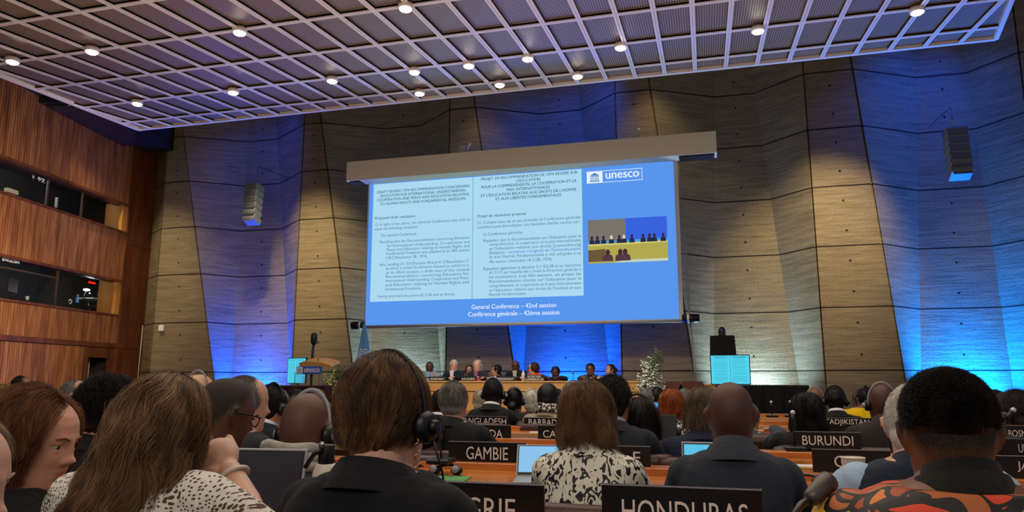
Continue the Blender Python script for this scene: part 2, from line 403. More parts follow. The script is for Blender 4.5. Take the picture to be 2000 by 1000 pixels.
wbox(m, 1.28, 1.42, -.12, .0, 0, 2.08); wbox(m, 2.45, 2.55, -.12, .02, 0, 2.08); wbox(m, 1.42, 2.45, -.12, .0, 1.80, 2.08); wchild(m, 'corner_panel', WOODP)
m = MB(); wbox(m, .0, SE, -.02, .055, 2.08, 2.2); wbox(m, 0, 1.22, .02, .035, 5.0, 5.05); wchild(m, 'moulding', WOODP)
# door ajar
do = struct(empty('door_1', Wp(2.45, 0, 0)))
def local(m, o_): m.v = [tuple(np.array(p)-np.array(o_.location)) for p in m.v]; return m
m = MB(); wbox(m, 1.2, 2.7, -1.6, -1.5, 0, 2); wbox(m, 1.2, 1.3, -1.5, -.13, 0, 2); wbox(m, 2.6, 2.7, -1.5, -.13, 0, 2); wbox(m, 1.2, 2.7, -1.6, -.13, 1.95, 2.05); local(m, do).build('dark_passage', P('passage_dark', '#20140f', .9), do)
m = MB(); wbox(m, 2.40, 2.45, -.1, .04, 0, 1.8); wbox(m, 1.42, 1.47, -.1, .04, 0, 1.8); local(m, do).build('door_frame', WOODP, do)
m = MB(); A_ = rot(0, 0, R_(32)); c_ = Wp(2.4, 0, .9); m.box(c_+(WM @ A_ @ np.array([-.36, 0, 0])), (.74, .045, 1.78), WM @ A_); local(m, do).build('door_leaf', WOODP, do)
m = MB(); m.box(c_+(WM @ A_ @ np.array([-.735, 0.01, 0])), (.02, .06, 1.78), WM @ A_); local(m, do).build('door_edge', P('pale_door_edge', '#b39a78', .5), do)
# booth windows
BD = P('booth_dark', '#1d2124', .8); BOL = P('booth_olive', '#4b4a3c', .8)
GLASS = P('booth_glass', '#ffffff', .03, trans=1, spec=.5)
GLASS.node_tree.nodes['Principled BSDF'].inputs['IOR'].default_value = 1.12
for i, (z0, z1, s_in) in enumerate(((2.95, 3.92, 1.60), (5.26, 6.06, 1.62))):
    wd = struct(empty('window_%d' % (i+1), Wp(1.3, 0, z0)))
    m = MB(); wbox(m, 1.28, SE, -.06, .05, z0-.02, z0+.035); wbox(m, 1.28, SE, -.25, .05, z1-.05, z1+.02); local(m, wd).build('window_frame', WOODP, wd)
    m = MB(); wbox(m, 1.28, s_in-.12, -.5, .01, z0, z1); local(m, wd).build('window_reveal', wood('pale_reveal', '#8a5a26', '#b07c3c', '#c08d4a', (4, 4, 1), .5), wd)
    m = MB(); wbox(m, s_in-.12, SE, -.10, -.09, z0+.02, z1-.03); local(m, wd).build('window_glass', GLASS, wd)
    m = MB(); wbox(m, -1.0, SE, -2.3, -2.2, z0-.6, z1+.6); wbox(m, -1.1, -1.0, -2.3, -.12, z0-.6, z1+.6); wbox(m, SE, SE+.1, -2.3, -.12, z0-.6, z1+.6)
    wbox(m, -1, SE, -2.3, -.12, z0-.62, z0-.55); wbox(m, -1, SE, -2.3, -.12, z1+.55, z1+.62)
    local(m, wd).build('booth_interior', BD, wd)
    m = MB()
    for sp in ((3.6, 6.6, 9.6) if i == 0 else (3.0, 4.25, 8.2)): wbox(m, sp-.03, sp+.03, -.14, -.11, z0+.03, z1-.04)
    if i == 0: wbox(m, 3.6, 6.6, -.16, -.13, z1-.25, z1-.22)
    local(m, wd).build('window_mullion', P('mullion', '#4d3a28', .5), wd)
    if i == 1:
        m = MB(); wbox(m, 4.3, 9, -1.9, -1.8, z0-.3, z1+.5); local(m, wd).build('booth_back_panel', BOL, wd)
def wtext(s_, cx, cy, wpx, h, lab):
    s0, z = onW(cx, cy, .0); R = WM @ np.array([[-1, 0, 0], [0, -1, 0], [0, 0, 1.]])
    me = txt(s_, Wp(s0, -.085, z), wpx, h, None, None, R=R)
    o = link('booth_lettering', me, P('booth_letter_white', '#d8dadb', .6, emis='#d8dadb', estr=.25)); struct(o)
for s_, z_, e_ in ((5.6, 6.42, 60), (2.6, 4.3, 7), (6.5, 4.3, 10), (3.2, 6.42, 5)):
    light('booth_fill', 'POINT', Wp(s_, -1.2, z_), Wp(s_, -1.2, 0), e_, (1, .95, .85), shadow_soft_size=.03)  # unseen point lights added above the openings to brighten the booth interiors
wtext('V.  中文', 82, 349, .42, .11, ''); wtext('I.  ENGLISH', 24, 508, .62, .075, '')
# things in the lower booth
def wall_thing(name, label, cat, x, y, d):
    s0, z = onW(x, y, d); return empty(name, Wp(s0, d, z), label, cat, rz=math.atan2(-WU[1], -WU[0]))
t = wall_thing('desk_lamp', 'lit white desk lamp inside the lower interpreters booth', 'lamp', 169, 566, -1.2)
m = MB(); m.ell((0, 0, 0), (.10, .08, .035)); m.build('lamp_shade', P('booth_lamp', '#ffffff', emis='#f4fbff', estr=5), t)
MB().tube([(0, 0, 0), (.1, 0, -.2), (.0, 0, -.55)], .012).build('lamp_arm', BLACK, t)
d = bpy.data.lights.new('booth_lamp_light', 'POINT'); d.energy = 7; d.color = (.8, .92, 1); d.shadow_soft_size = .012
o = bpy.data.objects.new('booth_lamp_light', d); COL.objects.link(o); o.parent = t; o.location = (0, .1, -.1)
t = wall_thing('digital_clock', 'red lit digital clock high in the lower interpreters booth', 'clock', 177, 552, -2.17)
MB().box((0, 0, 0), (.42, .05, .12), bev=.01).build('clock_case', BLACK, t)
m = MB()
for q in (-.14, -.06, .03, .11): m.box((q, .03, .01), (.045, .01, .02)); m.box((q, .03, -.02), (.045, .01, .012))
m.build('clock_digits', P('led_red', '#ff2020', emis='#ff1810', estr=5), t)
t = wall_thing('computer_monitor', 'dark computer monitor seen through the left end of the lower booth window', 'monitor', 24, 558, -.7)
MB().box((0, 0, 0), (.5, .04, .32), rot(0, 0, .3), bev=.01).build('screen', BLACK, t); MB().tube([(0, 0, -.1), (0, 0, -.35)], .02).build('monitor_stand', BLACK, t)
t = wall_thing('office_chair', 'dark office chair at the right end of the lower interpreters booth', 'chair', 203, 584, -1.1)
MB().box((0, 0, .02), (.08, .44, .42), rot(0, .25, 0), bev=.03).build('backrest', BLACK, t); MB().box((.2, 0, -.26), (.42, .44, .07), bev=.03).build('seat', BLACK, t)
MB().tube([(.2, 0, -.3), (.2, 0, 2.40-t.location.z)], .03).build('chair_post', GREYM, t); MB().tube([(.05, .24, -.22), (.05, .25, -.06), (.3, .25, -.06)], .012).build('armrest', CHROME, t)
t = wall_thing('booth_table', 'small white topped table inside the lower booth by the chair', 'table', 184, 585, -1.5)
MB().box((0, 0, 0), (.8, .5, .03), bev=.01).build('tabletop', P('booth_white', '#d0d6da', .5), t)
for a in (-.3, .3): MB().tube([(a, 0, 0), (-a*.6, 0, 2.40-t.location.z)], .012).build('leg', CHROME, t)
t = wall_thing('water_bottle', 'blue and white bottle on the sill of the lower booth', 'bottle', 151, 583, -.35)
MB().tube([(0, 0, -.11), (0, 0, .03), (0, 0, .06)], [.04, .04, .02]).build('bottle_body', P('bottle_blue', '#5d9be0', .3), t); MB().tube([(0, 0, .06), (0, 0, .1)], .02).build('cap', WHITEP, t)
for j, (x, y, l_) in enumerate(((137, 589, 'white headphones lying on the sill of the lower booth, right one'), (53, 582, 'white cup on the sill of the lower booth, near its middle'))):
    t = wall_thing('desk_item', l_, 'headphones' if j == 0 else 'cup', x, y, -.25)
    t.name = 'headphones' if j == 0 else 'cup'
    if j == 0: MB().tube([(.05*math.cos(a), 0, .05*math.sin(a)) for a in np.linspace(0, 5.5, 14)], .014).build('headband', WHITEP, t)
    else: MB().tube([(0, 0, -.05), (0, 0, .04)], [.03, .04]).build('cup_body', WHITEP, t)
for j, (x, y, l_) in enumerate(((22, 374, 'white paper box on the sill of the upper booth, at its left'), (110, 395, 'pale upright roll on the sill of the upper booth'))):
    t = wall_thing('paper_box' if j == 0 else 'paper_roll', l_, 'box' if j == 0 else 'roll', x, y, -.3)
    if j == 0: MB().box((0, 0, 0), (.3, .12, .10), bev=.01).build('box_body', P('booth_paper', '#b8b4a4', .7), t)
    else: MB().tube([(0, 0, -.14), (0, 0, .12)], .035).build('roll_body', P('booth_roll', '#a9bcb8', .6), t)
# dark soffit above the left wall
m = MB(); m.box(Wp(7.4, .35, 8.75), (13.4, 1.1, 1.9), WM); struct(m.build('trim_2', P('soffit_dark', '#0f0e0e', .9)))
m = MB(); m.box(Wp(3.4, .6, 7.72), (3.2, 1.2, .16), WM); m.box(Wp(3.4, .6, 7.62), (2.9, 1.0, .04), WM); struct(m.build('trim_3', P('soffit_glass', '#1d2023', .25)))

# ---- projection screen
SY = 15.9
scr = empty('projection_screen', (-4.2, SY, 2.45), 'large projection screen with two columns of text, hung from a beige housing', 'projection screen')
SL = np.array([-4.2, SY, 2.45])
def sbox(m, x0, x1, y0, y1, z0, z1): return m.box(((x0+x1)/2-SL[0], (y0+y1)/2-SY, (z0+z1)/2-SL[2]), (x1-x0, y1-y0, z1-z0))
m = MB(); sbox(m, -8.36, .37, SY-.42, SY-.02, 6.02, 6.5); m.build('housing', HOUSING, scr)
for sa, sb_ in ((-8.3, -8.02), (-.42, .32)):
    m = MB(); sbox(m, sa, sb_, SY-.38, SY-.05, 5.98, 6.03); m.build('housing_slot', P('slot_dark', '#131522', .4), scr)
m = MB(); sbox(m, -7.97, -.47, SY, SY+.02, 2.44, 6.1); m.build('screen_fabric', P('screen_white', '#c9c8c6', .8), scr)
def panel(name, x0, x1, z0, z1, dy, col, st=1.0):
    m = MB(); sbox(m, x0, x1, SY-dy-.002, SY-dy, z0, z1)
    return m.build(name, P('lit_'+name+col, '#000000', .8, emis=col, estr=st, spec=0), scr)
panel('slide_background', -7.93, -.56, 2.52, 6.04, .004, '#5c9bf6', .92)
def up(u, v): return atY(680+u/2.3811, 240+v/2.3811, SY-.012)
a = up(104, 290); b = up(1092, 217); c = up(1095, 800)
panel('text_page', -7.82, up(1090, 500)[0], up(1095, 803)[2], up(1087, 214)[2], .008, '#addcf2', .98)
panel('page_divider', up(579, 500)[0]-.012, up(579, 500)[0]+.012, up(1095, 803)[2], up(1087, 214)[2], .011, '#86b9df')
INK = P('slide_ink', '#000000', emis='#50799a', estr=.9, spec=0); INKB = P('slide_ink_bold', '#000000', emis='#35597c', estr=.9, spec=0)
SWH = P('slide_white', '#000000', emis='#e4f2ff', estr=1.0, spec=0); SBL = P('slide_blue_ink', '#000000', emis='#3d7fd0', estr=.9, spec=0)
LINES = '''B|DRAFT REVISED 1974 RECOMMENDATION CONCERNING|135,322,565,293
B|EDUCATION FOR INTERNATIONAL UNDERSTANDING,|150,338,550,314
B|COOPERATION AND PEACE AND EDUCATION RELATING|135,358,562,332
B|TO HUMAN RIGHTS AND FUNDAMENTAL FREEDOMS|148,377,548,352
B|Proposed draft resolution|125,442,312,434
N|13. In light of the above, the General Conference may wish to|125,472,567,450
N|adopt the following resolution:|122,492,325,484
N|The General Conference,|150,523,320,516
N|Recalling that the Recommendation concerning Education|148,553,565,533
N|for International Understanding, Co-operation and|180,571,565,553
N|Peace and Education relating to Human Rights and|180,589,565,572
N|Fundamental Freedoms was adopted at its 18th session|178,607,565,591
N|(18 C/Resolution 38, 1974),|178,626,370,620
N|Also recalling 211 EX/Decision 38 and 41 C/Resolution 17,|145,660,563,641
N|by which it invited the Director-General to submit to it,|176,677,563,660
N|at its 42nd session, a draft text of the revised|176,697,562,680
N|Recommendation concerning Education for|175,716,562,699
N|International Understanding, Cooperation and Peace|175,735,562,718
N|and Education relating to Human Rights and|174,754,562,739
N|Fundamental Freedoms.|173,773,340,768
N|Having examined document 42 C/40 and its Annex,|137,806,497,796
B|- PROJET DE RECOMMANDATION DE 1974 RÉVISÉE SUR|607,262,1067,230
B|L'ÉDUCATION|782,268,893,262
B|POUR LA COMPRÉHENSION, LA COOPÉRATION ET LA|620,298,1062,270
B|PAIX INTERNATIONALES|738,309,938,299
B|ET L'ÉDUCATION RELATIVE AUX DROITS DE L'HOMME|618,338,1062,310
B|ET AUX LIBERTÉS FONDAMENTALES|686,353,990,335
B|Projet de résolution proposé|602,433,827,422
N|13. Compte tenu de ce qui précède, la Conférence générale|602,464,1080,438
N|souhaitera peut-être adopter une résolution libellée comme suit :|602,484,1080,459
N|La Conférence générale,|629,517,812,509
N|Rappelant que la Recommandation sur l'éducation pour la|629,547,1082,525
N|compréhension, la coopération et la paix internationales|657,564,1082,545
N|et l'éducation relative aux droits [Luxembourg]|657,583,1082,566
C|[Belgique : conserver l'original] de l'hommehumains|656,602,1082,586
N|et aux libertés fondamentales a été adoptée à sa|656,621,1082,606
N|18e session (résolution 18 C/38, 1974),|656,642,950,636
N|Rappelant également la décision 211 EX/38 et sa résolution|629,678,1083,660
N|41 C/17, par laquelle elle a invité la Directrice générale à|656,696,1083,680
N|lui soumettre, à sa 42e session, un projet de|656,716,1083,701
N|Recommandation révisée sur l'éducation pour la|656,737,1083,722
N|compréhension, la coopération et la paix internationales|656,757,1083,744
N|et l'éducation relative aux droits de l'homme et aux|656,776,1083,766
N|libertés fondamentales,|655,797,830,793
W|General Conference – 42nd session|574,855,967,847
W|Conférence générale – 42ème session|558,890,982,880'''
for ln in LINES.split('\n'):
    k_, s_, q = ln.split('|'); u0, v0, u1, v1 = map(float, q.split(','))
    p = (up(u0, v0)+up(u1, v1))/2; wd = up(u1, v1)[0]-up(u0, v0)[0]
    txt(s_, (p[0]-SL[0], -.013, p[2]-SL[2]), wd, (.098 if k_ in 'NC' else .098 if k_ == 'B' else .15,), scr, {'N': INK, 'B': INKB, 'C': SBL, 'W': SWH}[k_], bold=.0 if k_ in 'NC' else .012)
# slide logo
a = up(1110, 283); b = up(1367, 212); z0, z1 = up(1110, 283)[2], up(1110, 228)[2]
x0, x1, x2 = a[0], up(1183, 250)[0], b[0]
m = MB()
for q in ((x0, x2, z0, z0+.012), (x0, x2, z1-.012, z1), (x2-.012, x2, z0, z1)): m.box(((q[0]+q[1])/2-SL[0], -.013, (q[2]+q[3])/2-SL[2]), (q[1]-q[0], .002, q[3]-q[2]))
m.build('logo_outline', SWH, scr)
m = MB(); m.box(((x0+x1)/2-SL[0], -.012, (z0+z1)/2-SL[2]), (x1-x0, .002, z1-z0)); m.build('logo_square', SWH, scr)
def temple(m, cx, cz_, w_, h, y, d=.003):
    m.prism([(cx-w_/2, cz_+h*.22), (cx+w_/2, cz_+h*.22), (cx, cz_+h*.5)], y, y+d)
    m.box((cx, y, cz_+h*.16), (w_, d, h*.07)); m.box((cx, y, cz_-h*.42), (w_*1.05, d, h*.06)); m.box((cx, y, cz_-h*.5), (w_*1.2, d, h*.06))
    for k in range(6): m.box((cx+(k-2.5)*w_*.17, y, cz_-h*.12), (w_*.07, d, h*.5))
m = MB(); temple(m, (x0+x1)/2-SL[0], (z0+z1)/2-SL[2], .2, .2, -.016); m.build('logo_temple', SBL, scr)
p = up(1275, 243); txt('unesco', (p[0]-SL[0], -.014, (z0+z1)/2-SL[2]+.01), up(1352, 240)[0]-up(1198, 246)[0], .135, scr, SWH, bold=.045)
# camera picture on the slide
X0, X1, Z0, Z1 = up(1116, 545)[0], up(1485, 545)[0], up(1300, 648)[2], up(1300, 443)[2]
def vid(name, pts, col, dy): 
    m = MB(); m.prism([((X0+(X1-X0)*a)-SL[0], (Z0+(Z1-Z0)*b)-SL[2]) for a, b in pts], -dy-.002, -dy)
    return m.build(name, P('vid'+col, '#000000', emis=col, estr=.9, spec=0), scr)
vid('video_brown_wall', [(0, .4), (.5, .4), (.5, 1), (0, 1)], '#7e7a72', .010); vid('video_blue_wall', [(.48, .4), (1, .4), (1, 1), (.48, 1)], '#3c68e8', .011)
vid('video_cyan_band', [(0, .42), (1, .42), (1, .52), (0, .50)], '#3aa8ea', .012)
vid('video_desk', [(0, 0), (1, 0), (1, .46), (0, .44)], '#b9b155', .014); vid('video_desk_top', [(0, .40), (1, .42), (1, .46), (0, .44)], '#e0d67c', .016)
vid('video_floor', [(.3, 0), (1, 0), (1, .06), (.5, .06)], '#cfd9c0', .017); vid('video_front_desk', [(0, .04), (.22, .04), (.22, .32), (0, .3)], '#6f5a3e', .017)
for a in (.05, .12, .20, .30, .40, .46, .56, .70, .78, .84, .95):
    c_ = '#3a2c40' if a not in (.30, .46) else '#e3dcd0'
    vid('video_speaker', [(a-.035, .44), (a+.035, .44), (a+.03, .52), (a, .55), (a-.03, .52)], '#2c2c48', .018)
    vid('video_head', [(a+.018*math.cos(t), .58+.05*math.sin(t)) for t in np.linspace(0, 6.283, 9)[:-1]], c_, .020)
for a in (.25, .41, .47):
    vid('video_viewer', [(a-.07, .04), (a+.07, .04), (a+.06, .16), (a, .22), (a-.06, .16)], '#5a3e46', .020)
    vid('video_viewer_head', [(a+.03*math.cos(t), .24+.07*math.sin(t)) for t in np.linspace(0, 6.283, 9)[:-1]], '#4a3034', .022)
# brackets, roller and cables of the screen
for x in (905, 1243):
    p = atY(x, 290 if x < 1000 else 262, 15.75); m = MB()
    m.box((p[0]-SL[0], 15.75-SY, 6.62-SL[2]), (.16, .12, .25)); m.tube([(p[0]-SL[0]-.1, .05, 6.5-SL[2]), (p[0]-SL[0]+.03, .3, 6.95-SL[2])], .03, 6); m.build('bracket', P('bracket', '#9aa0a6', .5), scr)
for x0, x1 in ((-8.26, -7.97), (-.50, -.14)):
    m = MB(); m.tube([(x0-SL[0], -.02, 2.52-SL[2]), (x1-SL[0], -.02, 2.52-SL[2])], .095, 16); m.build('roller_end', BLACK, scr)
    m = MB(); c_ = x0+.2 if x0 < -5 else x0+.1; m.tube([(c_-SL[0], -.02, 2.52-SL[2]), (c_+.05-SL[0], -.02, 2.52-SL[2])], .098, 16); m.build('roller_ring', WHITEP, scr)
m = MB(); m.tube([(-7.95-SL[0], -.02, 2.47-SL[2]), (-.5-SL[0], -.02, 2.47-SL[2])], .035, 10); m.build('bottom_bar', P('bar', '#a39b92', .5), scr)
cb = empty('cable', (-.2, 15.9, 2), 'thin hanging cable running down right of the projection screen', 'cable')
L_ = np.array([-.2, 15.9, 2])
for pts in ([(1331, 400), (1340, 470), (1348, 620), (1362, 752), (1370, 822)], [(1325, 320), (1334, 480), (1346, 620), (1359, 760), (1362, 800)]):
    MB().tube([atY(x, y, 16.0)-L_ for x, y in pts], .012, 6).build('wire', P('wire_grey', '#8d867a', .6), cb)

# ---- line array loudspeakers, sensor
def array(x0, x1, ya, yb, Yp, n, side, lab, off=0):
    a = atY((x0+x1)/2, ya, Yp); b = atY((x0+x1)/2, yb, Yp); wdt = (x1-x0)*Yp/ray(x0, ya)[1]/FPX*.97
    t = empty('line_array_speaker', (a[0], Yp, b[2]), lab, 'loudspeaker', 'line array loudspeakers'); H_ = (a[2]-b[2])/n
    for i in range(n):
        z = (n-i-.5)*H_; tilt = -R_(2+i*4.5)
        cab = MB().box((0, -.05*math.sin(i*.3), z), (wdt, .32, H_*.93), rot(tilt, 0, 0), bev=.015).build('speaker_cabinet', P('speaker_grey', '#72777f', .5), t)
        MB().box((0, -.165-.05*math.sin(i*.3), z-.01), (wdt*.88, .012, H_*.72), rot(tilt, 0, 0)).build('speaker_grille', P('grille', '#565b63', .6, bump=.6, bscale=240), cab)
    MB().tube([(0, .05, n*H_), (0, .1, n*H_+.5), (0, 1.6, n*H_+.6)], .010, 8).build('hanger', GREYM, t)
array(484, 512, 360, 436, 15.9, 6, 1, 'grey line array loudspeaker stack hanging left of the screen')
array(1845, 1884, 252, 348, 15.9, 6, 1, 'grey line array loudspeaker stack hanging at the right of the hall')
p = atY(315, 641, 16.93); t = empty('wall_sensor', p, 'small white rounded sensor on the concrete wall at the left', 'sensor')
MB().box((0, 0, 0), (.14, .09, .18), bev=.04).build('case', WHITEP, t)
p0 = atY(270, 720, 16.9); t = empty('conduit', p0, 'thin pale vertical pipe in the corner between the wood and the concrete', 'pipe')
MB().tube([(0, 0, -1), (.03, 0, 1.2)], .015, 6).build('pipe', P('conduit', '#a39a86', .5), t)

# ================================================================== PODIUM
def thing(name, loc, label, cat, group=None, rz=0): return empty(name, loc, label, cat, group, rz)
PX0, PX1 = -5.38, -1.22
t = thing('podium_desk', (-3.3, 13.9, .4), 'long pale wooden podium desk on the stage under the projection screen', 'desk')
MB().box((0, 0, .795), (PX1-PX0, .86, .03), bev=.006).build('desktop', BEECH, t)
m = MB(); m.box((0, -.4, .70), (PX1-PX0, .03, .16)); m.build('fascia', BEECH, t)
m = MB(); m.box((0, -.385, .31), (PX1-PX0, .03, .62)); m.build('front_panel', BEECH, t)
MB().box((0, -.392, .616), (PX1-PX0-.01, .03, .012)).build('seam_strip', DESKD, t)  # thin dark veneer strip along the seam under the fascia
for s_ in (-1, 1): MB().box((s_*(PX1-PX0-.04)/2, 0, .39), (.04, .78, .78)).build('side_panel', BEECH, t)
def plate_obj(px0, px1, yt, yb, Y, text, tx0, tx1, th, label, cond=None, lines=None, group='country name plates'):
    a = atY(px0, yt, Y); b = atY(px1, yt+(px1-px0)*(yt-740)/(px0+4330), Y); zb = atY(px0, yb, Y)[2]
    cx = (a[0]+b[0])/2; H_ = a[2]-zb; W_ = b[0]-a[0]
    t = thing('name_plate', (cx, Y, zb), label, 'name plate', group)
    MB().box((0, 0, H_/2), (W_, .012, H_), bev=.002).build('plate', PLATE, t)
    e_ = MB(); e_.box((0, -.001, H_-.0015), (W_, .013, .003)); e_.build('edge', EDGE, t)
    MB().box((0, .03, .005), (W_*.9, .07, .01)).build('foot', BLACK, t)
    mp = Y/ray((tx0+tx1)/2, 850)[1]/FPX
    if text:
        x0, x1 = atY(tx0, 850, Y)[0]-cx, atY(tx1, 850, Y)[0]-cx
        txt(text, ((x0+x1)/2, -.008, H_*(.66 if Y == 6.4 else .5)), x1-x0, th*mp, t, WHITEP, bold=.0)
    if lines:
        for l_, zz, fr in lines: txt(l_, (0, -.008, H_*zz), W_*fr, H_*.36, t, WHITEP, bold=.02)
    return t, cx, zb, H_, W_
YP = 13.56
def podium_plate(px0, px1, s_, label, lines=None):
    mp = YP/ray((px0+px1)/2, 740)[1]/FPX; cx = atY((px0+px1)/2, 740, YP)[0]; W_ = (px1-px0)*mp; H_ = (.085 if not lines else .115)
    t = thing('name_plate', (cx, YP, 1.21), label, 'name plate', 'podium name plates')
    MB().box((0, 0, H_/2), (W_, .02, H_), rot(-.15, 0, 0), bev=.002).build('plate', PLATE, t)
    if s_: txt(s_, (0, -.024, H_*.47), W_*.86, H_*.5, t, WHITEP, bold=.03)
    if lines:
        for l_, zz, fr in lines: txt(l_, (0, -.026, H_*zz), W_*fr, H_*.34, t, WHITEP, bold=.03)
podium_plate(839, 872, 'SECRETARIAT', 'black name plate reading SECRETARIAT at the left end of the podium desk')
podium_plate(899, 932, 'ADG/ED', 'black name plate reading ADG/ED on the podium desk')
podium_plate(971, 1008, 'PRESIDENT', 'black name plate reading PRESIDENT on the podium desk')
podium_plate(1024, 1064, '', 'black two line name plate reading SECRETAIRE COMMISSION ED on the podium', [('SECRETAIRE', .72, .68), ('COMMISSION ED', .28, .94)])
def mic(px, ybase, Y, h, label, base=True, z=None, lean=(0, 0)):
    p = atY(px, ybase, Y); z = p[2] if z is None else z
    t = thing('gooseneck_microphone', (p[0], Y, z), label, 'microphone', 'gooseneck microphones')
    if base: MB().box((0, 0, .012), (.11, .13, .024), bev=.006).build('base', BLACK, t)
    pts = [(0, 0, .02), (lean[0]*.2, lean[1]*.2, h*.45), (lean[0]*.6, lean[1]*.6, h*.75), (lean[0], lean[1], h*.93)]
    MB().tube(pts, .0045, 8).build('gooseneck', BLACK, t)
    d = np.array(pts[3])-np.array(pts[2]); d /= np.linalg.norm(d)
    MB().tube([np.array(pts[3])-d*.06, np.array(pts[3])+d*.0], .011, 12).build('mic_body', BLACK, t)
    MB().ell(np.array(pts[3])+d*.008, (.014, .014, .014), n=12, k=8).build('mic_head', P('mic_tip', '#c9c9cc', .4, .3), t)
    return t
# monitor, draped table, camera, lectern, flag, flowers, chairs on the stage
t = thing('draped_table', (.82, 12.95, .4), 'long stage table covered in black cloth at the right of the podium', 'table')
m = MB()
n = 90; xs = np.linspace(-.72, .72, n); wv = .012*np.sin(xs*40)+.01*np.sin(xs*17+1)
rings = [np.array([(x, -.36+wv[i]*k, z) for i, x in enumerate(xs)]+[(x, .36, z) for x in xs[::-1]]) for z, k in ((0, 2.), (.4, 1.2), (.72, .2), (.745, 0))]
m.loft(rings); m.build('tablecloth', MATTE, t); MB().box((0, 0, .735), (1.4, .68, .03)).build('tabletop', DESKD, t)
def screen_thing(x0, x1, z0, z1, Y, label, rz=0, base=True):
    t = thing('display_monitor', ((x0+x1)/2, Y, z0), label, 'monitor', rz=rz); W_, H_ = x1-x0, z1-z0
    MB().box((0, 0, H_/2), (W_, .05, H_), bev=.006).build('casing', BLACK, t)
    sc = MB().box((0, -.027, H_/2), (W_-.03, .004, H_-.03)).build('screen', P('monitor_lit', '#000000', emis='#52d0ea', estr=1.05, spec=0), t)
    m = MB()
    for c in (-1, 1):
        r = random.Random(3+c); z = H_*.93
        m.box((c*W_*.235, -.030, z), (W_*.38, .001, .008)); m.box((c*W_*.235, -.030, z-.02), (W_*.32, .001, .008)); z -= .055
        while z > .03: m.box((c*W_*.235-W_*.01, -.030, z), (W_*(.30+.1*r.random()), .001, .004)); z -= .02+.012*(r.random() > .8)
    m.box((0, -.030, H_/2), (.006, .001, H_*.9)); o_ = m.build('screen_text', P('monitor_ink', '#000000', emis='#3187ad', estr=.8, spec=0), t); o_['kind'] = 'stuff'
    if base: MB().tube([(0, .03, -.5 if base is True else -base), (0, .03, .1)], .03).build('stand', BLACK, t)
    return t
screen_thing(.03, .70, 1.15, 1.67, 13.4, 'cyan lit monitor with document text standing left of the draped table', base=.75)
screen_thing(-8.79, -8.30, 1.15, 1.70, 14.0, 'cyan lit monitor standing at the left of the stage behind the lectern', rz=R_(-8), base=.75)
a = atY(1412, 692, 13.9); t = thing('covered_camera', (a[0], 13.9, .4), 'black covered camera with rounded head on a stand behind the right monitor', 'camera')
MB().tube([(0, 0, 0), (0, 0, 1.35)], .03).build('stand', BLACK, t)
m = MB(); m.loft([np.array([(-w_, -.12, z), (w_, -.12, z), (w_, .12, z), (-w_, .12, z)]) for w_, z in ((.235, 1.22), (.215, 1.62), (.20, 1.63))], smooth=False); m.build('body_cover', MATTE, t)
MB().caps([(0, 0, 1.60), (0, 0, 1.73)], .065, 14).build('rounded_head', BLACK, t); MB().ell((0, -.062, 1.72), (.03, .02, .035)).build('lens', P('lens_glass', '#3a4150', .08), t)
a = atY(612, 655, 13.0); t = thing('camera_stand', (a[0], 13.0, .4), 'tall thin black pole with a rounded head standing behind the lectern', 'stand')
MB().tube([(0, 0, 0), (0, 0, 1.3), (.02, 0, 1.6)], .026).build('pole', BLACK, t); MB().caps([(.02, 0, 1.58), (.02, 0, 1.70)], .065, 14).build('head', BLACK, t)
MB().box((.09, 0, 1.57), (.07, .05, .05), bev=.01).build('bracket', GREYM, t)
for q in (0, 2.1, 4.2): MB().tube([(0, 0, .25), (.3*math.cos(q), .3*math.sin(q), 0)], .015).build('leg', BLACK, t)
# lectern
ACR = P('clear_acrylic', '#eef6fa', .05, trans=.95); ACR.node_tree.nodes['Principled BSDF'].inputs['IOR'].default_value = 1.2
YL = 12.7; a = atY(586, 716, YL); b = atY(634, 731, YL); lx = (a[0]+b[0])/2
t = thing('lectern', (lx, YL, .4), 'clear acrylic lectern with a wooden top and a blue and white sign', 'lectern')
MB().prism([(-.26, 0), (.36, 0), (.42, .02), (.40, .06), (.2, .11), (-.1, .13), (-.27, .10)], -.05, .30, R=rot(.25, 0, 0), c=(0.02, 0, atY(600, 718, YL)[2]-.4)).build('lectern_top', BEECH, t)
zt = a[2]-.4; zb = b[2]-.4; sg = MB().box((0, -.12, (zt+zb)/2), (b[0]-a[0], .02, zt-zb), bev=.003).build('sign', P('sign_blue', '#2460c4', .4), t)
W_ = b[0]-a[0]; H_ = zt-zb
MB().box((-W_*.36, -.133, (zt+zb)/2), (W_*.24, .004, H_*.86)).build('sign_square', P('sign_white', '#dfe6ec', .4), sg)
m = MB(); temple(m, -W_*.36, (zt+zb)/2, .07, .075, -.137, .002); m.build('sign_temple', P('sign_ink', '#8aa0c0', .5), sg)
txt('unesco', (W_*.13, -.134, (zt+zb)/2), W_*.6, H_*.5, sg, WHITEP, bold=.045)
for s_ in (-1, 1):
    MB().box((s_*.26, 0, .50), (.015, .36, .96)).build('side_panel', ACR, t)
    MB().tube([(s_*.12, .05, zt-.05), (s_*.13, -.03, zt+.16)], .008).build('microphone', BLACK, t)
MB().box((0, .1, .46), (.52, .015, .9)).build('front_panel', ACR, t); MB().box((0, .02, .01), (.62, .45, .02)).build('base', ACR, t)
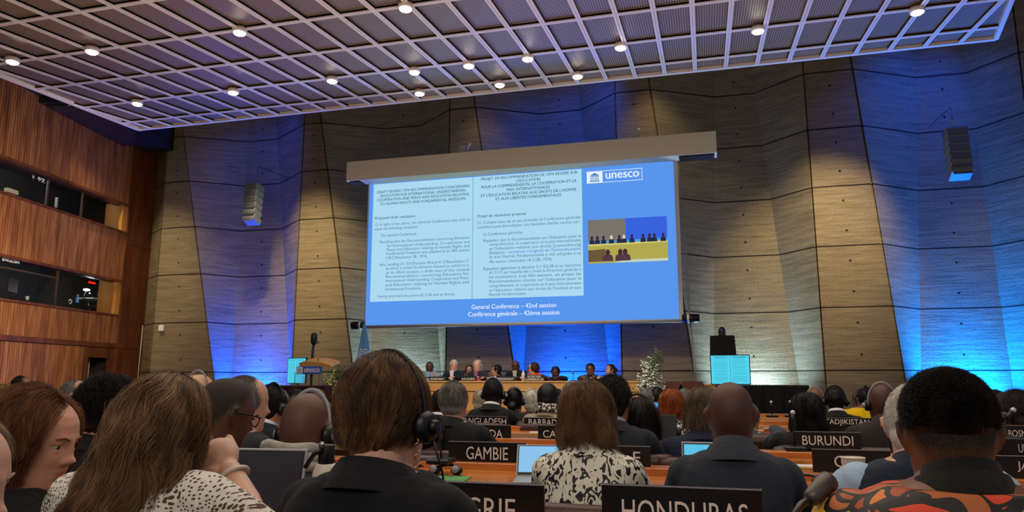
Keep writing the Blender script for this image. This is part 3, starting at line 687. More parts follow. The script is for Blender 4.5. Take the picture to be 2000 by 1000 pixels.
# flag
a = atY(712, 640, 14.6); t = thing('flag', (a[0], 14.6, .4), 'light blue flag with a white emblem draped on a pole left of the podium', 'flag')
MB().tube([(0, 0, 0), (0, 0, 2.12)], .014).build('pole', P('pole_brass', '#b99a58', .3, 1), t); MB().tube([(0, 0, 0), (0, 0, .04)], .2, 20).build('base', BLACK, t)
rings = []
for q in np.linspace(0, 1, 24):
    z = 2.03-q*1.5; W_ = .03+.20*q**.8; n = 48; rg = []
    for j in range(n):
        u_ = j/n*2*math.pi; fold = 1+.22*math.sin(5*u_+2*q)*min(1, q*3)
        rg.append((W_*math.cos(u_)*fold-.02*q, (.02+.09*q)*math.sin(u_)*fold, z+.02*math.sin(u_*3)*q))
    rings.append(np.array(rg))
tt = NT('flag_cloth'); sp = tt.n('SeparateXYZ', {0: tt.obj()})
dx = sp.outputs[0]; dz = tt.math('SUBTRACT', sp.outputs[2], 1.33); rr = tt.math('SQRT', tt.math('ADD', tt.math('MULTIPLY', dx, dx), tt.math('MULTIPLY', dz, dz)))
ringm = tt.math('LESS_THAN', tt.math('ABSOLUTE', tt.math('SUBTRACT', tt.math('FRACT', tt.math('MULTIPLY', rr, 22.)), .5)), .2)
inside = tt.math('LESS_THAN', rr, .13); wre = tt.math('MULTIPLY', tt.math('LESS_THAN', rr, .175), tt.math('GREATER_THAN', rr, .145))
no = tt.n('TexNoise', {'Vector': tt.obj(), 'Scale': 30.}).outputs[0]; wre = tt.math('MULTIPLY', wre, tt.math('GREATER_THAN', no, .45))
mk = tt.math('MAXIMUM', tt.math('MULTIPLY', ringm, inside), wre); tt.l(tt.mix(mk, '#5f9fd6', '#dfe9f0'), tt.b.inputs['Base Color']); tt.b.inputs['Roughness'].default_value = .8
MB().loft(rings).build('cloth', tt.m, t)
# flowers
LEAF = P('leaf_green', '#56693f', .6, var=.4, bscale=30); PETAL = P('white_petal', '#e6e8dc', .6); PETY = P('cream_petal', '#e3dd9a', .6)
def flowers(px, ytop, ybot, Y, wpx, label, seed, cr=PETAL):
    r = random.Random(seed); mp = Y/ray(px, 740)[1]/FPX; a = atY(px, ytop, Y); H_ = a[2]-.4; W_ = wpx*mp/2
    t = thing('flower_arrangement', (a[0], Y, .4), label, 'flowers'); zc = H_*.42
    fol = MB(); blo = MB()
    for i in range(130):
        a_ = r.random()*6.283; el = abs(r.gauss(.15, .55)); L = (.35+.65*r.random())*(H_-zc)*(.95 if el < .35 else .62)
        d = np.array([math.sin(el)*math.cos(a_)*min(1.1, W_/.28), math.sin(el)*math.sin(a_), math.cos(el)])
        p0 = np.array([0, 0, zc]); p1 = p0+d*L*.6; p2 = p0+d*L+np.array([0, 0, -.08*el])
        fol.tube([p0, p1, p2], .004, 4)
        tall = r.random() < .3 and el < .5
        for k in range(9):
            c = p1+(p2-p1)*r.random()+np.array([r.gauss(0, .02) for _ in range(3)])
            if (r.random() < .68 if not tall else k % 2):
                blo.ell(c, (.016+.012*r.random(),)*2+(.014,), n=6, k=4)
            else:
                R3 = rot(r.random()*6, r.random()*6, 0); fol.add(np.array([(-.01, 0, 0), (0, 0, .035), (.01, 0, 0), (0, 0, -.03)]) @ R3.T*1.3+c, [(0, 1, 2, 3)])
    for i in range(26):   # feathery sprays at the top
        q = .08+.10*r.random()+.0; c = np.array([q, r.gauss(0, .05), H_-.30*r.random()])
        for k in range(14):
            e_ = c+np.array([r.gauss(0, .05), r.gauss(0, .04), r.gauss(0, .05)]); R3 = rot(r.random()*6, r.random()*6, 0)
            fol.add(np.array([(-.006, 0, 0), (0, 0, .03), (.006, 0, 0), (0, 0, -.03)]) @ R3.T+e_, [(0, 1, 2, 3)])
        fol.tube([(0, 0, zc), c*[.4, 1, 1]+np.array([0, 0, -.1]), c], .003, 4)
    fol.build('foliage', LEAF, t); blo.build('blossoms', cr, t)['kind'] = 'stuff'
    MB().tube([(0, 0, 0), (0, 0, .02), (0, 0, .03), (0, 0, zc-.12)], [.16, .16, .02, .02], 14).build('stand', GREYM, t)
    MB().tube([(0, 0, zc-.14), (0, 0, zc)], [.06, .1], 14).build('vase', WHITEP, t)
flowers(1268, 690, 790, 13.2, 58, 'tall white flower arrangement with feathery green at the right end of the podium', 3)
flowers(650, 718, 800, 12.75, 44, 'pale cream and white flower arrangement right of the clear lectern', 5, PETY)
for i, (px, l_) in enumerate(((1308, 'left of the two empty brown chairs behind the podium flowers'), (1352, 'right of the two empty brown chairs, beside the cyan monitor'))):
    a = atY(px, 745, 14.6); t = thing('stage_chair', (a[0], 14.6, .4), l_, 'chair', 'empty brown stage chairs')
    H_ = a[2]-.4
    MB().prism([(-.23, .42), (.23, .42), (.25, H_-.12), (.19, H_), (-.19, H_), (-.25, H_-.12)], -.04, .04).build('backrest', CHAIRB, t)
    MB().box((0, .26, .42), (.5, .48, .09), bev=.03).build('seat', CHAIRB, t)
    for sx in (-.22, .22):
        for sy in (.03, .46): MB().tube([(sx, sy, 0), (sx, sy, .4)], .014).build('leg', BLACK, t)
a = atY(1379, 752, 14.7); t = thing('side_table', (a[0]+.05, 15.1, .4), 'pale wooden side table behind the cyan monitor on the stage', 'table')
MB().box((0, 0, a[2]-.4), (.7, .4, .03)).build('tabletop', BEECH, t); MB().box((0, 0, (a[2]-.4)/2), (.66, .36, a[2]-.43)).build('cabinet', BEECH, t)
a = atY(590, 754, 12.3); t = thing('side_desk', (a[0]-.1, 12.25, 0), 'dark reddish wooden desk at the left below the lectern', 'desk')
MB().box((0, 0, a[2]), (1.3, .5, .03)).build('desktop', DESKD, t); MB().box((0, .1, a[2]/2), (1.25, .3, a[2]-.04)).build('front_panel', DESKD, t)

# ================================================================== AUDIENCE DESKS
ZD = .80
def desk_row(y0, y1, x0, x1, label, ledge=.035, apron=.16):
    t = thing('conference_desk', ((x0+x1)/2, (y0+y1)/2, 0), label, 'desk', 'rows of audience desks'); W_ = x1-x0; D_ = y1-y0
    MB().box((0, -.02, ZD-.015), (W_, D_-.14, .03), bev=.005).build('desktop', DESKW, t)
    MB().box((0, -D_/2+.045, ZD-.016), (W_, .018, .036), bev=.003).build('edge_strip', P('edge_oak', '#c99a63', .4), t)
    MB().box((0, D_/2-.08, ZD+ledge/2-.02), (W_, .13, ledge+.04), bev=.004).build('ledge', DESKW, t)
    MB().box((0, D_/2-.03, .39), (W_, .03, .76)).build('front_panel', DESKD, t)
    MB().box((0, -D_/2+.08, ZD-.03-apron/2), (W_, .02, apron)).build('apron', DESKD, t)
    return t
desk_row(1.66, 2.16, -3.2, 2.6, 'nearest curved-grain desk row at the bottom of the photo')
desk_row(3.02, 3.72, -4.6, 3.6, 'desk row carrying the GAMBIE plate, second from the camera')
desk_row(4.62, 5.20, -5.6, .10, 'desk row carrying the plate ending in ADA, left part of the third row')
desk_row(4.06, 4.70, .16, 4.6, 'desk carrying the BURUNDI plate, right part of the third row')
desk_row(6.0, 6.5, -6.3, 5.5, 'desk row carrying the BARBADE plate, fourth from the camera')
desk_row(7.5, 8.0, -7.2, 6.4, 'desk row behind the BARBADE plate, fifth from the camera')
desk_row(9.0, 9.5, -8.1, 7.3, 'farthest desk row, nearest the stage')
PL = [(1175, 1487, 944, 1045, 2.0, 'HONDURAS', 1212, 1453, 44, 'large black name plate reading HONDURAS at the bottom of the photo'),
 (770, 1063, 935, 1035, 2.0, 'HONGRIE', 806, 1008, 42, 'large black name plate reading HONGRIE behind the black suited shoulder'),
 (877, 1027, 861, 905, 3.63, 'GAMBIE', 912, 993, 24, 'black name plate reading GAMBIE on the second desk row'),
 (1118, 1270, 868, 912, 3.63, 'E', 1236, 1250, 22, 'black name plate ending in E behind the animal print blouse'),
 (1585, 1738, 876, 923, 3.63, 'G', 1625, 1646, 22, 'black name plate starting with G behind the paper cup'),
 (1548, 1680, 842, 876, 4.62, 'BURUNDI', 1566, 1665, 18, 'black name plate reading BURUNDI on the third desk row'),
 (1736, 1868, 846, 878, 4.62, 'BULGARIE', 1740, 1845, 16, 'black name plate starting with B beside the white haired man'),
 (868, 998, 828, 862, 5.1, 'CANADA', 906, 982, 15, 'black name plate ending in ADA on the third desk row'),
 (1051, 1178, 830, 864, 5.1, 'CAMEROUN', 1061, 1168, 14, 'black name plate starting with CAM on the third desk row'),
 (1205, 1331, 835, 869, 5.1, 'CHINE', 1262, 1316, 12, 'black name plate ending in E in front of the navy jacket'),
 (888, 991, 812, 840, 6.4, 'BANGLADESH', 898, 989, 12, 'black name plate ending in ADESH on the fourth desk row'),
 (1024, 1128, 815, 842, 6.4, 'BARBADE', 1033, 1096, 12, 'black name plate starting with BARBA on the fourth desk row'),
 (1604, 1704, 815, 843, 6.4, 'TADJIKISTAN', 1613, 1699, 13, 'black name plate reading JIKIST between dark coats'),
 (1960, 2046, 830, 862, 4.64, 'BOSNIE', 1969, 2015, 13, 'black name plate reading BOSN at the right edge'),
 (1930, 2060, 855, 893, 4.2, 'ULO', 1985, 2012, 16, 'black name plate showing ULO at the right edge, below the BOSN one'),
 (1915, 2070, 888, 930, 3.63, 'JA', 1978, 2003, 20, 'black name plate at the right edge, lowest of the three')]
for q in PL: plate_obj(*q)
plate_obj(1626, 1790, 969, 1060, 2.0, '', 0, 1, 1, 'blank black name plate behind the tilted foreground microphone')
# microphones on the desks
mic(1553, 880, 4.35, .21, 'gooseneck microphone standing in front of the BURUNDI plate')
mic(1328, 890, 4.80, .18, 'gooseneck microphone with pale tip beside the plate ending in E')
mic(862, 905, 3.40, .21, 'gooseneck microphone by the dark headset left of the GAMBIE plate', lean=(-.035, 0))
mic(1590, 838, 6.2, .15, 'gooseneck microphone leaning right beside the JIKIST plate', lean=(.04, 0))
mic(1338, 832, 6.2, .15, 'gooseneck microphone beside the red haired woman')
mic(1508, 815, 7.7, .15, 'distant gooseneck microphone in front of the draped table, left one')
mic(1545, 815, 7.7, .15, 'distant gooseneck microphone in front of the draped table, right one')
mic(1120, 745, 13.7, .20, 'thin microphone on the podium desk before the blue recess')
mic(1958, 860, 4.4, .16, 'gooseneck microphone leaning right at the right edge, by the light suit', lean=(.06, 0))
# big tilted microphone in the foreground
p = atY(1548, 1010, 1.45); q = atY(1617, 940, 1.55)
t = thing('desk_microphone', p, 'large tilted grey gooseneck microphone in the foreground, bottom right', 'microphone')
g0, g1 = np.zeros(3), q-p
MB().tube([g0+[0, 0, -.35], g0+[-.012, 0, -.15], g0, g1*.30+[-.004, 0, .002], g1*.52], .007, 10).build('gooseneck', P('bronze_grey', '#4b4540', .35, .7), t)
MB().tube([g1*.45, g1*.52, g1*.95, g1], [.009, .016, .020, .0205], 16).build('mic_body', P('mic_body_grey', '#5a544e', .4, .5), t)
MB().tube([g1, g1*1.02], [.0185, .017], 16).build('mic_head', P('mic_grille', '#a9a7a2', .5, .4, bump=.8, bscale=900), t)
MB().box(g0+[0, 0, -.36], (.12, .12, .03), bev=.006).build('base', BLACK, t)

# ---- loose things on the desks
def laptop(p, W_, D_, H_, rz, tilt, label, screen=None, lid=None, sticker=False, back=False):
    t = thing('laptop', p, label, 'laptop', rz=rz)
    MB().box((0, 0, .009), (W_, D_, .016), bev=.004).build('keyboard_base', P('laptop_grey', '#a0a2a6', .4, .4), t)
    R = rot(-tilt, 0, 0); hinge = np.array([0, D_/2, .015])
    if back: R = rot(tilt, 0, 0); hinge = np.array([0, -D_/2, .015])
    def L(m, c, d, bev=0): return m.box(hinge+R @ np.array(c), d, R, bev=bev)
    lid_ = L(MB(), (0, 0, H_/2), (W_, .008, H_), .003).build('lid', lid or P('laptop_grey', '#a0a2a6'), t)
    s_ = -1
    L(MB(), (0, s_*.0045, H_/2), (W_-.012, .001, H_-.012)).build('bezel', BLACK if screen or not lid else lid, lid_)
    if screen: L(MB(), (0, s_*.0055, H_/2+.004), (W_-.022, .001, H_-.03)).build('screen', screen, lid_)
    if sticker: L(MB(), (-W_*.3, -.006, H_*.92), (W_*.16, .001, H_*.13)).build('sticker', WHITEP, lid_)
    return t
DKS = P('switched_off_screen', '#26242e', .25, spec=.6)
c = atY(478, 1000, 1.85); laptop((c[0], 1.72, ZD), .36, .2, .245, R_(6), R_(14), 'open grey laptop with a dark screen, bottom left beside the lace blouse', DKS)
def lit(col, st=1.): return P('lit_screen'+col, '#000000', .4, emis=col, estr=st, spec=.3)
lp = laptop((atY(1062, 930, 3.2)[0]+.02, 3.22, ZD), .31, .18, .165, R_(10), R_(38), 'open laptop with a pale blue screen left of the animal print blouse', lit('#86c4ee', .95))
laptop((atY(1386, 870, 3.35)[0], 3.25, ZD), .24, .16, .165, 0, R_(10), 'small open laptop with a cyan screen behind the bald man', lit('#58c0e6', 1.))
laptop((atY(1283, 870, 4.68)[0], 4.72, ZD), .24, .16, .21, 0, R_(4), 'dark laptop lid with a small white sticker below the red haired woman', None, P('dark_lid', '#2e3138', .5), True)
laptop((atY(1270, 800, 7.6)[0], 7.7, ZD), .30, .2, .2, 0, R_(14), 'distant laptop glowing blue beside the black long hair', lit('#3fa6f0', 1.))
# steel bottle
c = atY(637, 905, 1.84); t = thing('water_bottle', (c[0], 1.84, ZD), 'cream insulated water bottle with a black handled lid', 'bottle')
CRM = P('bottle_cream', '#ddd3bd', .4)
prof = [(.034, 0), (.036, .008), (.036, .190), (.034, .203), (.027, .217), (.024, .222)]
zt = atY(637, 868, 1.84)[2]-ZD; k_ = 1.0; 
MB().tube([(0, 0, z*k_) for r, z in prof], [r for r, z in prof], 28).build('bottle_body', CRM, t)
MB().tube([(0, 0, .220), (0, 0, .224), (0, 0, zt-.004), (0, 0, zt)], [.020, .022, .022, .020], 24).build('lid', BLACK, t)
MB().tube([(0, -.030, zt-.012), (-.022, -.028, zt-.024), (-.040, -.022, zt-.045), (-.052, -.018, zt-.060)], .0065, 8).build('handle', BLACK, t)
MB().tube([(0, -.026, zt+.002), (0, -.032, zt+.002)], .008, 14).build('lid_screw', CHROME, t)
MB().ell((-.02, -.0335, .06), (.010, .003, .012)).build('logo_mark', P('bottle_mark', '#d99a55', .5), t)
# headset lying on the desk, papers, cup, tray
def headset_small(loc, label):
    t = thing('headset', loc, label, 'headphones')
    MB().tube([(.07*math.cos(a), .05*math.sin(a), .02+.02*math.sin(a)) for a in np.linspace(-.4, 3.5, 16)], .006, 8).build('headband', BLACK, t)
    for s_ in (-1, 1):
        e_ = MB().ell((s_*.055, -.01, .022), (.03, .026, .02)).build('ear_cup', BLACK, t)
        MB().tube([(s_*.055, -.03, .03), (s_*.055, -.036, .032)], .018, 14).build('cup_plate', P('cup_grey', '#8d8f94', .4), e_)
    MB().tube([(.05, -.02, .01), (.09, -.05, .006), (.05, -.09, .005), (-.01, -.07, .005), (-.04, -.03, .006)], .003, 6).build('cord', BLACK, t)
    return t
c = atY(872, 915, 3.36); headset_small((c[0], 3.36, ZD), 'black headset lying on the desk left of the GAMBIE plate')
c = atY(848, 925, 3.18); t = thing('green_leaflet', (c[0], 3.2, ZD), 'green and blue leaflet lying on the orange desk left of the GAMBIE plate', 'leaflet')
MB().box((0, 0, .003), (.30, .16, .006), rot(0, 0, .1)).build('pages', P('leaflet_green', '#4f9a4a', .5), t); MB().box((-.04, .01, .0065), (.14, .09, .001), rot(0, 0, .1)).build('cover_picture', P('leaflet_blue', '#4aa5c8', .5), t)
c = atY(1670, 925, 3.1); t = thing('paper_cup', (c[0], 3.12, ZD), 'cream paper cup standing before the plate starting with G', 'cup')
zc_ = atY(1670, 894, 3.12)[2]-ZD
MB().tube([(0, 0, 0), (0, 0, .002), (0, 0, zc_-.004), (0, 0, zc_)], [.028, .03, .043, .043], 28).build('cup_body', CREAM, t)
MB().tube([(.043*math.cos(a), .043*math.sin(a), zc_) for a in np.linspace(0, 6.283, 25)], .0025, 6).build('rim', CREAM, t)
c = atY(1640, 950, 3.1); t = thing('white_tray', (c[0], 3.16, ZD), 'small white tray with papers beside the paper cup', 'tray')
MB().box((0, 0, .006), (.16, .12, .012), bev=.004).build('tray_body', CREAM, t); MB().box((.0, 0, .014), (.09, .07, .004), rot(0, 0, .4)).build('paper', WHITEP, t)
c = atY(1575, 885, 4.3); t = thing('paper_sheet', (c[0]+.02, 4.18, ZD), 'white sheet of paper under the BURUNDI microphone', 'paper'); MB().box((0, 0, .002), (.30, .1, .004), rot(0, 0, .05)).build('sheet', WHITEP, t)
c = atY(1018, 860, 5.0); t = thing('note_pad', (c[0], 4.85, ZD+.0), 'pale lilac note pad on the desk right of the plate ending in ADA', 'note pad'); MB().box((0, 0, .006), (.16, .1, .012), rot(0, 0, .2)).build('pages', P('pad_lilac', '#b9c0e8', .5), t)
c = atY(1600, 905, 3.2); headset_small((atY(1568, 900, 3.45)[0], 3.42, ZD), 'small black headset on the desk behind the suited bald man')
c = atY(1120, 836, 6.2); t = thing('paper_sheet', (atY(1046, 843, 6.1)[0], 6.15, ZD), 'tiny white paper on the fourth desk row left of the CAM plate', 'paper'); MB().box((0, 0, .003), (.12, .08, .006)).build('sheet', WHITEP, t)
# bottles and cups on the podium
for px, l_ in ((1022, 'tall pale bottle standing left of the two line podium plate'), (967, 'small pale cup left of the PRESIDENT plate')):
    c = atY(px, 740, 13.75); t = thing('water_bottle' if px > 1000 else 'cup', (c[0], 13.75, 1.21), l_, 'bottle' if px > 1000 else 'cup')
    h_ = .2 if px > 1000 else .1
    MB().tube([(0, 0, 0), (0, 0, h_*.7), (0, 0, h_*.85), (0, 0, h_)], [.035, .035, .014, .014], 12).build('body', P('pale_bottle', '#d9dde4', .3), t)
c = atY(935, 740, 13.7); t = thing('red_box', (c[0], 13.7, 1.21), 'tiny red and white box on the podium right of the ADG/ED plate', 'box'); MB().box((0, 0, .025), (.07, .05, .05)).build('box_body', P('red_card', '#c8405a', .5), t)

# ---- audience chairs
def make_chair(x, y, label, ztop=.86, wd=.50):
    t = thing('conference_chair', (x, y, 0), label, 'chair', 'brown audience chairs')
    rings = []
    for z, hw, th, yo in ((.50, wd*.44, .035, 0), (.56, wd*.48, .045, -.005), (.70, wd*.5, .045, -.02), (ztop-.05, wd*.5, .04, -.045), (ztop-.012, wd*.46, .03, -.05), (ztop, wd*.36, .012, -.052)):
        rings.append(np.array([(hw*np.sign(math.cos(a))*abs(math.cos(a))**.45, yo+th*np.sign(math.sin(a))*abs(math.sin(a))**.8-.05*(math.cos(a)**2)*0+.04*(abs(math.cos(a))**3), z) for a in np.linspace(0, 2*math.pi, 33)[:-1]]))
    MB().loft(rings).build('backrest', LEATHER, t)
    MB().box((0, .22, .46), (wd, .46, .09), bev=.03).build('seat', LEATHER, t)
    MB().tube([(0, .22, .42), (0, .22, .06)], .03).build('pedestal', GREYM, t)
    m = MB()
    for a in range(5): m.tube([(0, .22, .07), (.27*math.cos(a*1.2566), .22+.27*math.sin(a*1.2566), .035)], .02, 8)
    m.build('star_base', GREYM, t)
    for s_ in (-1, 1): MB().tube([(s_*wd*.46, .0, .55), (s_*wd*.53, .08, .66), (s_*wd*.53, .32, .66)], .016, 8).build('armrest', BLACK, t)
    return t

# ================================================================== PEOPLE
# ---- head: stacked rings, local frame x right, y forward (face), z up, origin between the ears
HZ = np.array([-.215, -.17, -.14, -.122, -.112, -.10, -.08, -.06, -.04, -.02, .0, .02, .045, .065, .085, .10, .112, .119, .1215])
HW = np.array([.056, .054, .054, .057, .058, .060, .066, .069, .071, .073, .075, .0765, .0755, .072, .063, .051, .035, .018, .004])
HF = np.array([.026, .032, .038, .058, .076, .083, .085, .086, .087, .089, .090, .091, .089, .085, .074, .060, .042, .022, .004])
HB = np.array([.098, .080, .070, .064, .062, .062, .066, .076, .088, .096, .100, .101, .098, .092, .081, .067, .047, .024, .004])
def head_mb(m, T, det=1, face=1.0, ears=True, s=1.0, M=0):
    """T: function mapping local head points -> output points"""
    n = 72 if det > 1 else 48 if det else 28
    kz = 84 if det > 1 else 54 if det else 26
    zz = np.linspace(0, 1, kz); zi = np.interp(zz, np.linspace(0, 1, len(HZ)), HZ)
    a = np.linspace(0, 2*np.pi, n, endpoint=False)
    if det: # cluster columns at the face
        a = a-.35*np.sin(a-np.pi/2-np.pi)*0
    rings = []
    for z in zi:
        w_, f_, b_ = (np.interp(z, HZ, q) for q in (HW, HF, HB))
        c, s_ = np.cos(a), np.sin(a); e = .92
        x = w_*np.sign(c)*np.abs(c)**e; y = np.where(s_ > 0, f_, b_)*np.sign(s_)*np.abs(s_)**e
        if face and -.13 < z < .10:
            g = lambda cx, cz_, sx, sz: np.exp(-((x-cx)/sx)**2-((z-cz_)/sz)**2)
            fr = np.clip(s_, 0, 1)**.7
            nose = .013*g(0, .0, .009, .022)+.026*g(0, -.026, .0105, .013)+.007*(g(.014, -.032, .007, .008)+g(-.014, -.032, .007, .008))
            eye = -.011*(g(.032, .008, .016, .012)+g(-.032, .008, .016, .012))
            brow = .005*(g(.030, .030, .02, .008)+g(-.030, .030, .02, .008))+.003*g(0, .028, .012, .012)
            ck = .005*(g(.042, -.028, .016, .018)+g(-.042, -.028, .016, .018))
            lip = .006*g(0, -.057, .019, .0055)+.007*g(0, -.069, .017, .006)-.004*g(0, -.063, .022, .0022)-.003*g(0, -.08, .02, .006)
            chn = .006*g(0, -.098, .018, .014)
            y = y+(nose+eye+brow+ck+lip+chn)*fr*face
        rings.append(T(np.stack([x, y, np.full(n, z)], 1)*s))
    m.loft(rings, M)
    if face and det:
        for sx in (-1, 1):
            m.ell(T(np.array([[sx*.0315, .0700, .0165]])*s)[0], (.0150*s, .0150*s, .0078*s), n=16, k=10)
            m.ell(T(np.array([[sx*.0315, .0700, -.0040]])*s)[0], (.0140*s, .0130*s, .0055*s), n=16, k=10)
    if ears:
        for sx in (-1, 1):
            R3 = rot(0, sx*.12, sx*.60)
            pts = [(.0, .010, .026), (.0, -.004, .033), (.0, -.018, .026), (.0, -.020, .008), (.0, -.010, -.012), (.0, .004, -.027), (0, .010, -.024)]
            c0_ = np.array([sx*.0795, -.002, -.006])
            p = T(((np.array(pts) @ R3.T)+c0_)*s)
            m.caps(p, [.0045, .006, .0062, .006, .0058, .0065, .005], 8, M)
            q = T((np.array([(0, .010, .018), (0, -.006, .012), (0, .002, -.012), (0, .008, -.022)]) @ R3.T+np.array([sx*.076, -.004, -.006]))*s)
            m.caps(q, .0072*s, 8, M)
def skin_mat(col, hair='#1a1310'):
    k = 'skin'+col+hair
    if k in MATS: return MATS[k]
    t = NT('skin'); a = t.n('Attribute', attribute_name='scalp').outputs['Fac']; b = t.n('Attribute', attribute_name='lips').outputs['Fac']
    n = t.n('TexNoise', {'Vector': t.obj(), 'Scale': 22., 'Detail': 4.}).outputs[0]; n2 = t.n('TexNoise', {'Vector': t.obj(), 'Scale': 260., 'Detail': 2.}).outputs[0]
    c = np.array(lin(col)); cc = t.mix(n, tuple(c*.80), tuple(np.minimum(c*1.15, 1)*[1.03, .98, .95]))
    lip = tuple(c*[.85, .45, .42]); cc = t.mix(b, cc, lip)
    f = t.math('MULTIPLY', a, t.math('ADD', .55, n2)); f = t.math('MINIMUM', f, 1.)
    t.l(t.mix(f, cc, hair), t.b.inputs['Base Color']); t.l(t.math('ADD', .42, t.math('MULTIPLY', a, .40)), t.b.inputs['Roughness'])
    t.b.inputs['Subsurface Weight'].default_value = .06; t.b.inputs['Subsurface Radius'].default_value = (.01, .004, .002)
    t.bump(n2, .12, .002); MATS[k] = t.m; return t.m
def fabric(col, rough=.85, scale=500, var=.12, sheen=.05, wrinkle=.35):
    k = 'fabric%s%s' % (col, wrinkle)
    if k in MATS: return MATS[k]
    t = NT('fabric'); n = t.n('TexNoise', {'Vector': t.obj(), 'Scale': float(scale), 'Detail': 2.}).outputs[0]
    mp = t.n('Mapping', {0: t.obj(), 3: (1, 1, .6)}).outputs[0]
    w_ = t.n('TexNoise', {'Vector': mp, 'Scale': 7., 'Detail': 3., 'Distortion': 1.2}).outputs[0]
    c = np.array(lin(col)); t.l(t.mix(n, tuple(c*(1-var)), tuple(np.minimum(c*(1+var), 1))), t.b.inputs['Base Color'])
    t.b.inputs['Roughness'].default_value = rough; t.b.inputs['Sheen Weight'].default_value = sheen; t.b.inputs['Specular IOR Level'].default_value = .25
    t.bump(t.math('ADD', t.math('MULTIPLY', w_, 3.), t.math('MULTIPLY', n, .12)), wrinkle, .02); MATS[k] = t.m; return t.m
def hair_mat(c0, c1, c2, rough=.42, tipfac=.0):
    k = 'hair'+c0+c1+c2
    if k in MATS: return MATS[k]
    t = NT('hair'); r = t.n('NewGeometry').outputs['Random Per Island']
    mp = t.n('Mapping', {0: t.obj(), 3: (1, 1, .35)}).outputs[0]
    n = t.n('TexNoise', {'Vector': mp, 'Scale': 28., 'Detail': 4., 'Distortion': .6}).outputs[0]
    f = t.math('ADD', t.math('MULTIPLY', r, .30), t.math('MULTIPLY', n, .75))
    t.l(t.ramp(f, ((.25, c0), (.52, c1), (.82, c2))), t.b.inputs['Base Color'])
    t.b.inputs['Roughness'].default_value = rough; t.b.inputs['Specular IOR Level'].default_value = .35
    n3 = t.n('TexNoise', {'Vector': t.n('Mapping', {0: t.obj(), 3: (1, 1, .12)}).outputs[0], 'Scale': 190., 'Detail': 2.}).outputs[0]
    t.bump(n3, .5, .004); MATS[k] = t.m; return t.m
# ---- hair: ellipsoid volume plus strands that stream over it
HAIRS = {
 'short':   dict(b=[(0, -.018, .022, .0835, .100, .106), (0, -.045, -.03, .070, .066, .060)], L=.055, lift=.010, part=.6, cap=.995, stick=.6, top=.0),
 'flat':    dict(b=[(0, -.016, .020, .0815, .097, .104), (0, -.045, -.03, .069, .064, .055)], L=.04, lift=.005, part=.5, cap=.998, stick=.7, top=.0),
 'bob':     dict(b=[(0, -.022, .028, .090, .104, .108), (0, -.045, -.035, .097, .080, .085), (0, -.052, -.065, .090, .064, .058)], L=.17, lift=.016, part=.3, cap=.97, top=.0),
 'crop':    dict(b=[(0, -.020, .030, .086, .104, .108), (0, -.048, -.012, .074, .070, .070), (0, -.050, -.084, .050, .046, .042)], L=.10, stick=.45, taper=.9, trim=True, lift=.014, part=.5, cap=.965, top=.0),
 'long':    dict(b=[(0, -.022, .028, .088, .104, .108), (0, -.052, -.06, .090, .070, .10), (0, -.120, -.15, .080, .050, .12), (0, -.165, -.29, .070, .030, .11)], L=.46, lift=.02, part=.3, cap=.96, top=.0),
 'mid':     dict(b=[(0, -.024, .028, .092, .104, .108), (0, -.048, -.05, .100, .078, .10), (0, -.062, -.12, .094, .056, .085)], L=.26, lift=.016, part=.3, cap=.965, top=.0),
 'bun':     dict(b=[(0, -.016, .022, .084, .102, .107), (0, -.05, -.02, .075, .07, .07), (0, -.125, .01, .045, .040, .045)], L=.10, lift=.008, part=-1., cap=.99, top=.0),
 'lowbun':  dict(b=[(0, -.016, .022, .084, .102, .107), (0, -.05, -.03, .075, .07, .07), (0, -.115, -.055, .042, .036, .042)], L=.10, lift=.006, part=-1., cap=.99, top=.0),
 'topbun':  dict(b=[(0, -.016, .022, .084, .102, .107), (0, -.05, -.02, .078, .07, .07), (.0, -.05, .125, .062, .060, .050)], L=.08, lift=.022, part=-1., cap=.97, top=.0),
 'afro':    dict(b=[(0, -.016, .043, .081, .102, .083), (0, -.03, .030, .077, .084, .062)], L=.012, lift=.006, part=0, cap=.99, top=.0),
 'curly':   dict(b=[(0, -.022, .03, .094, .106, .108), (0, -.05, -.03, .090, .072, .072)], L=.05, lift=.02, part=0, cap=.96, top=.0),
}
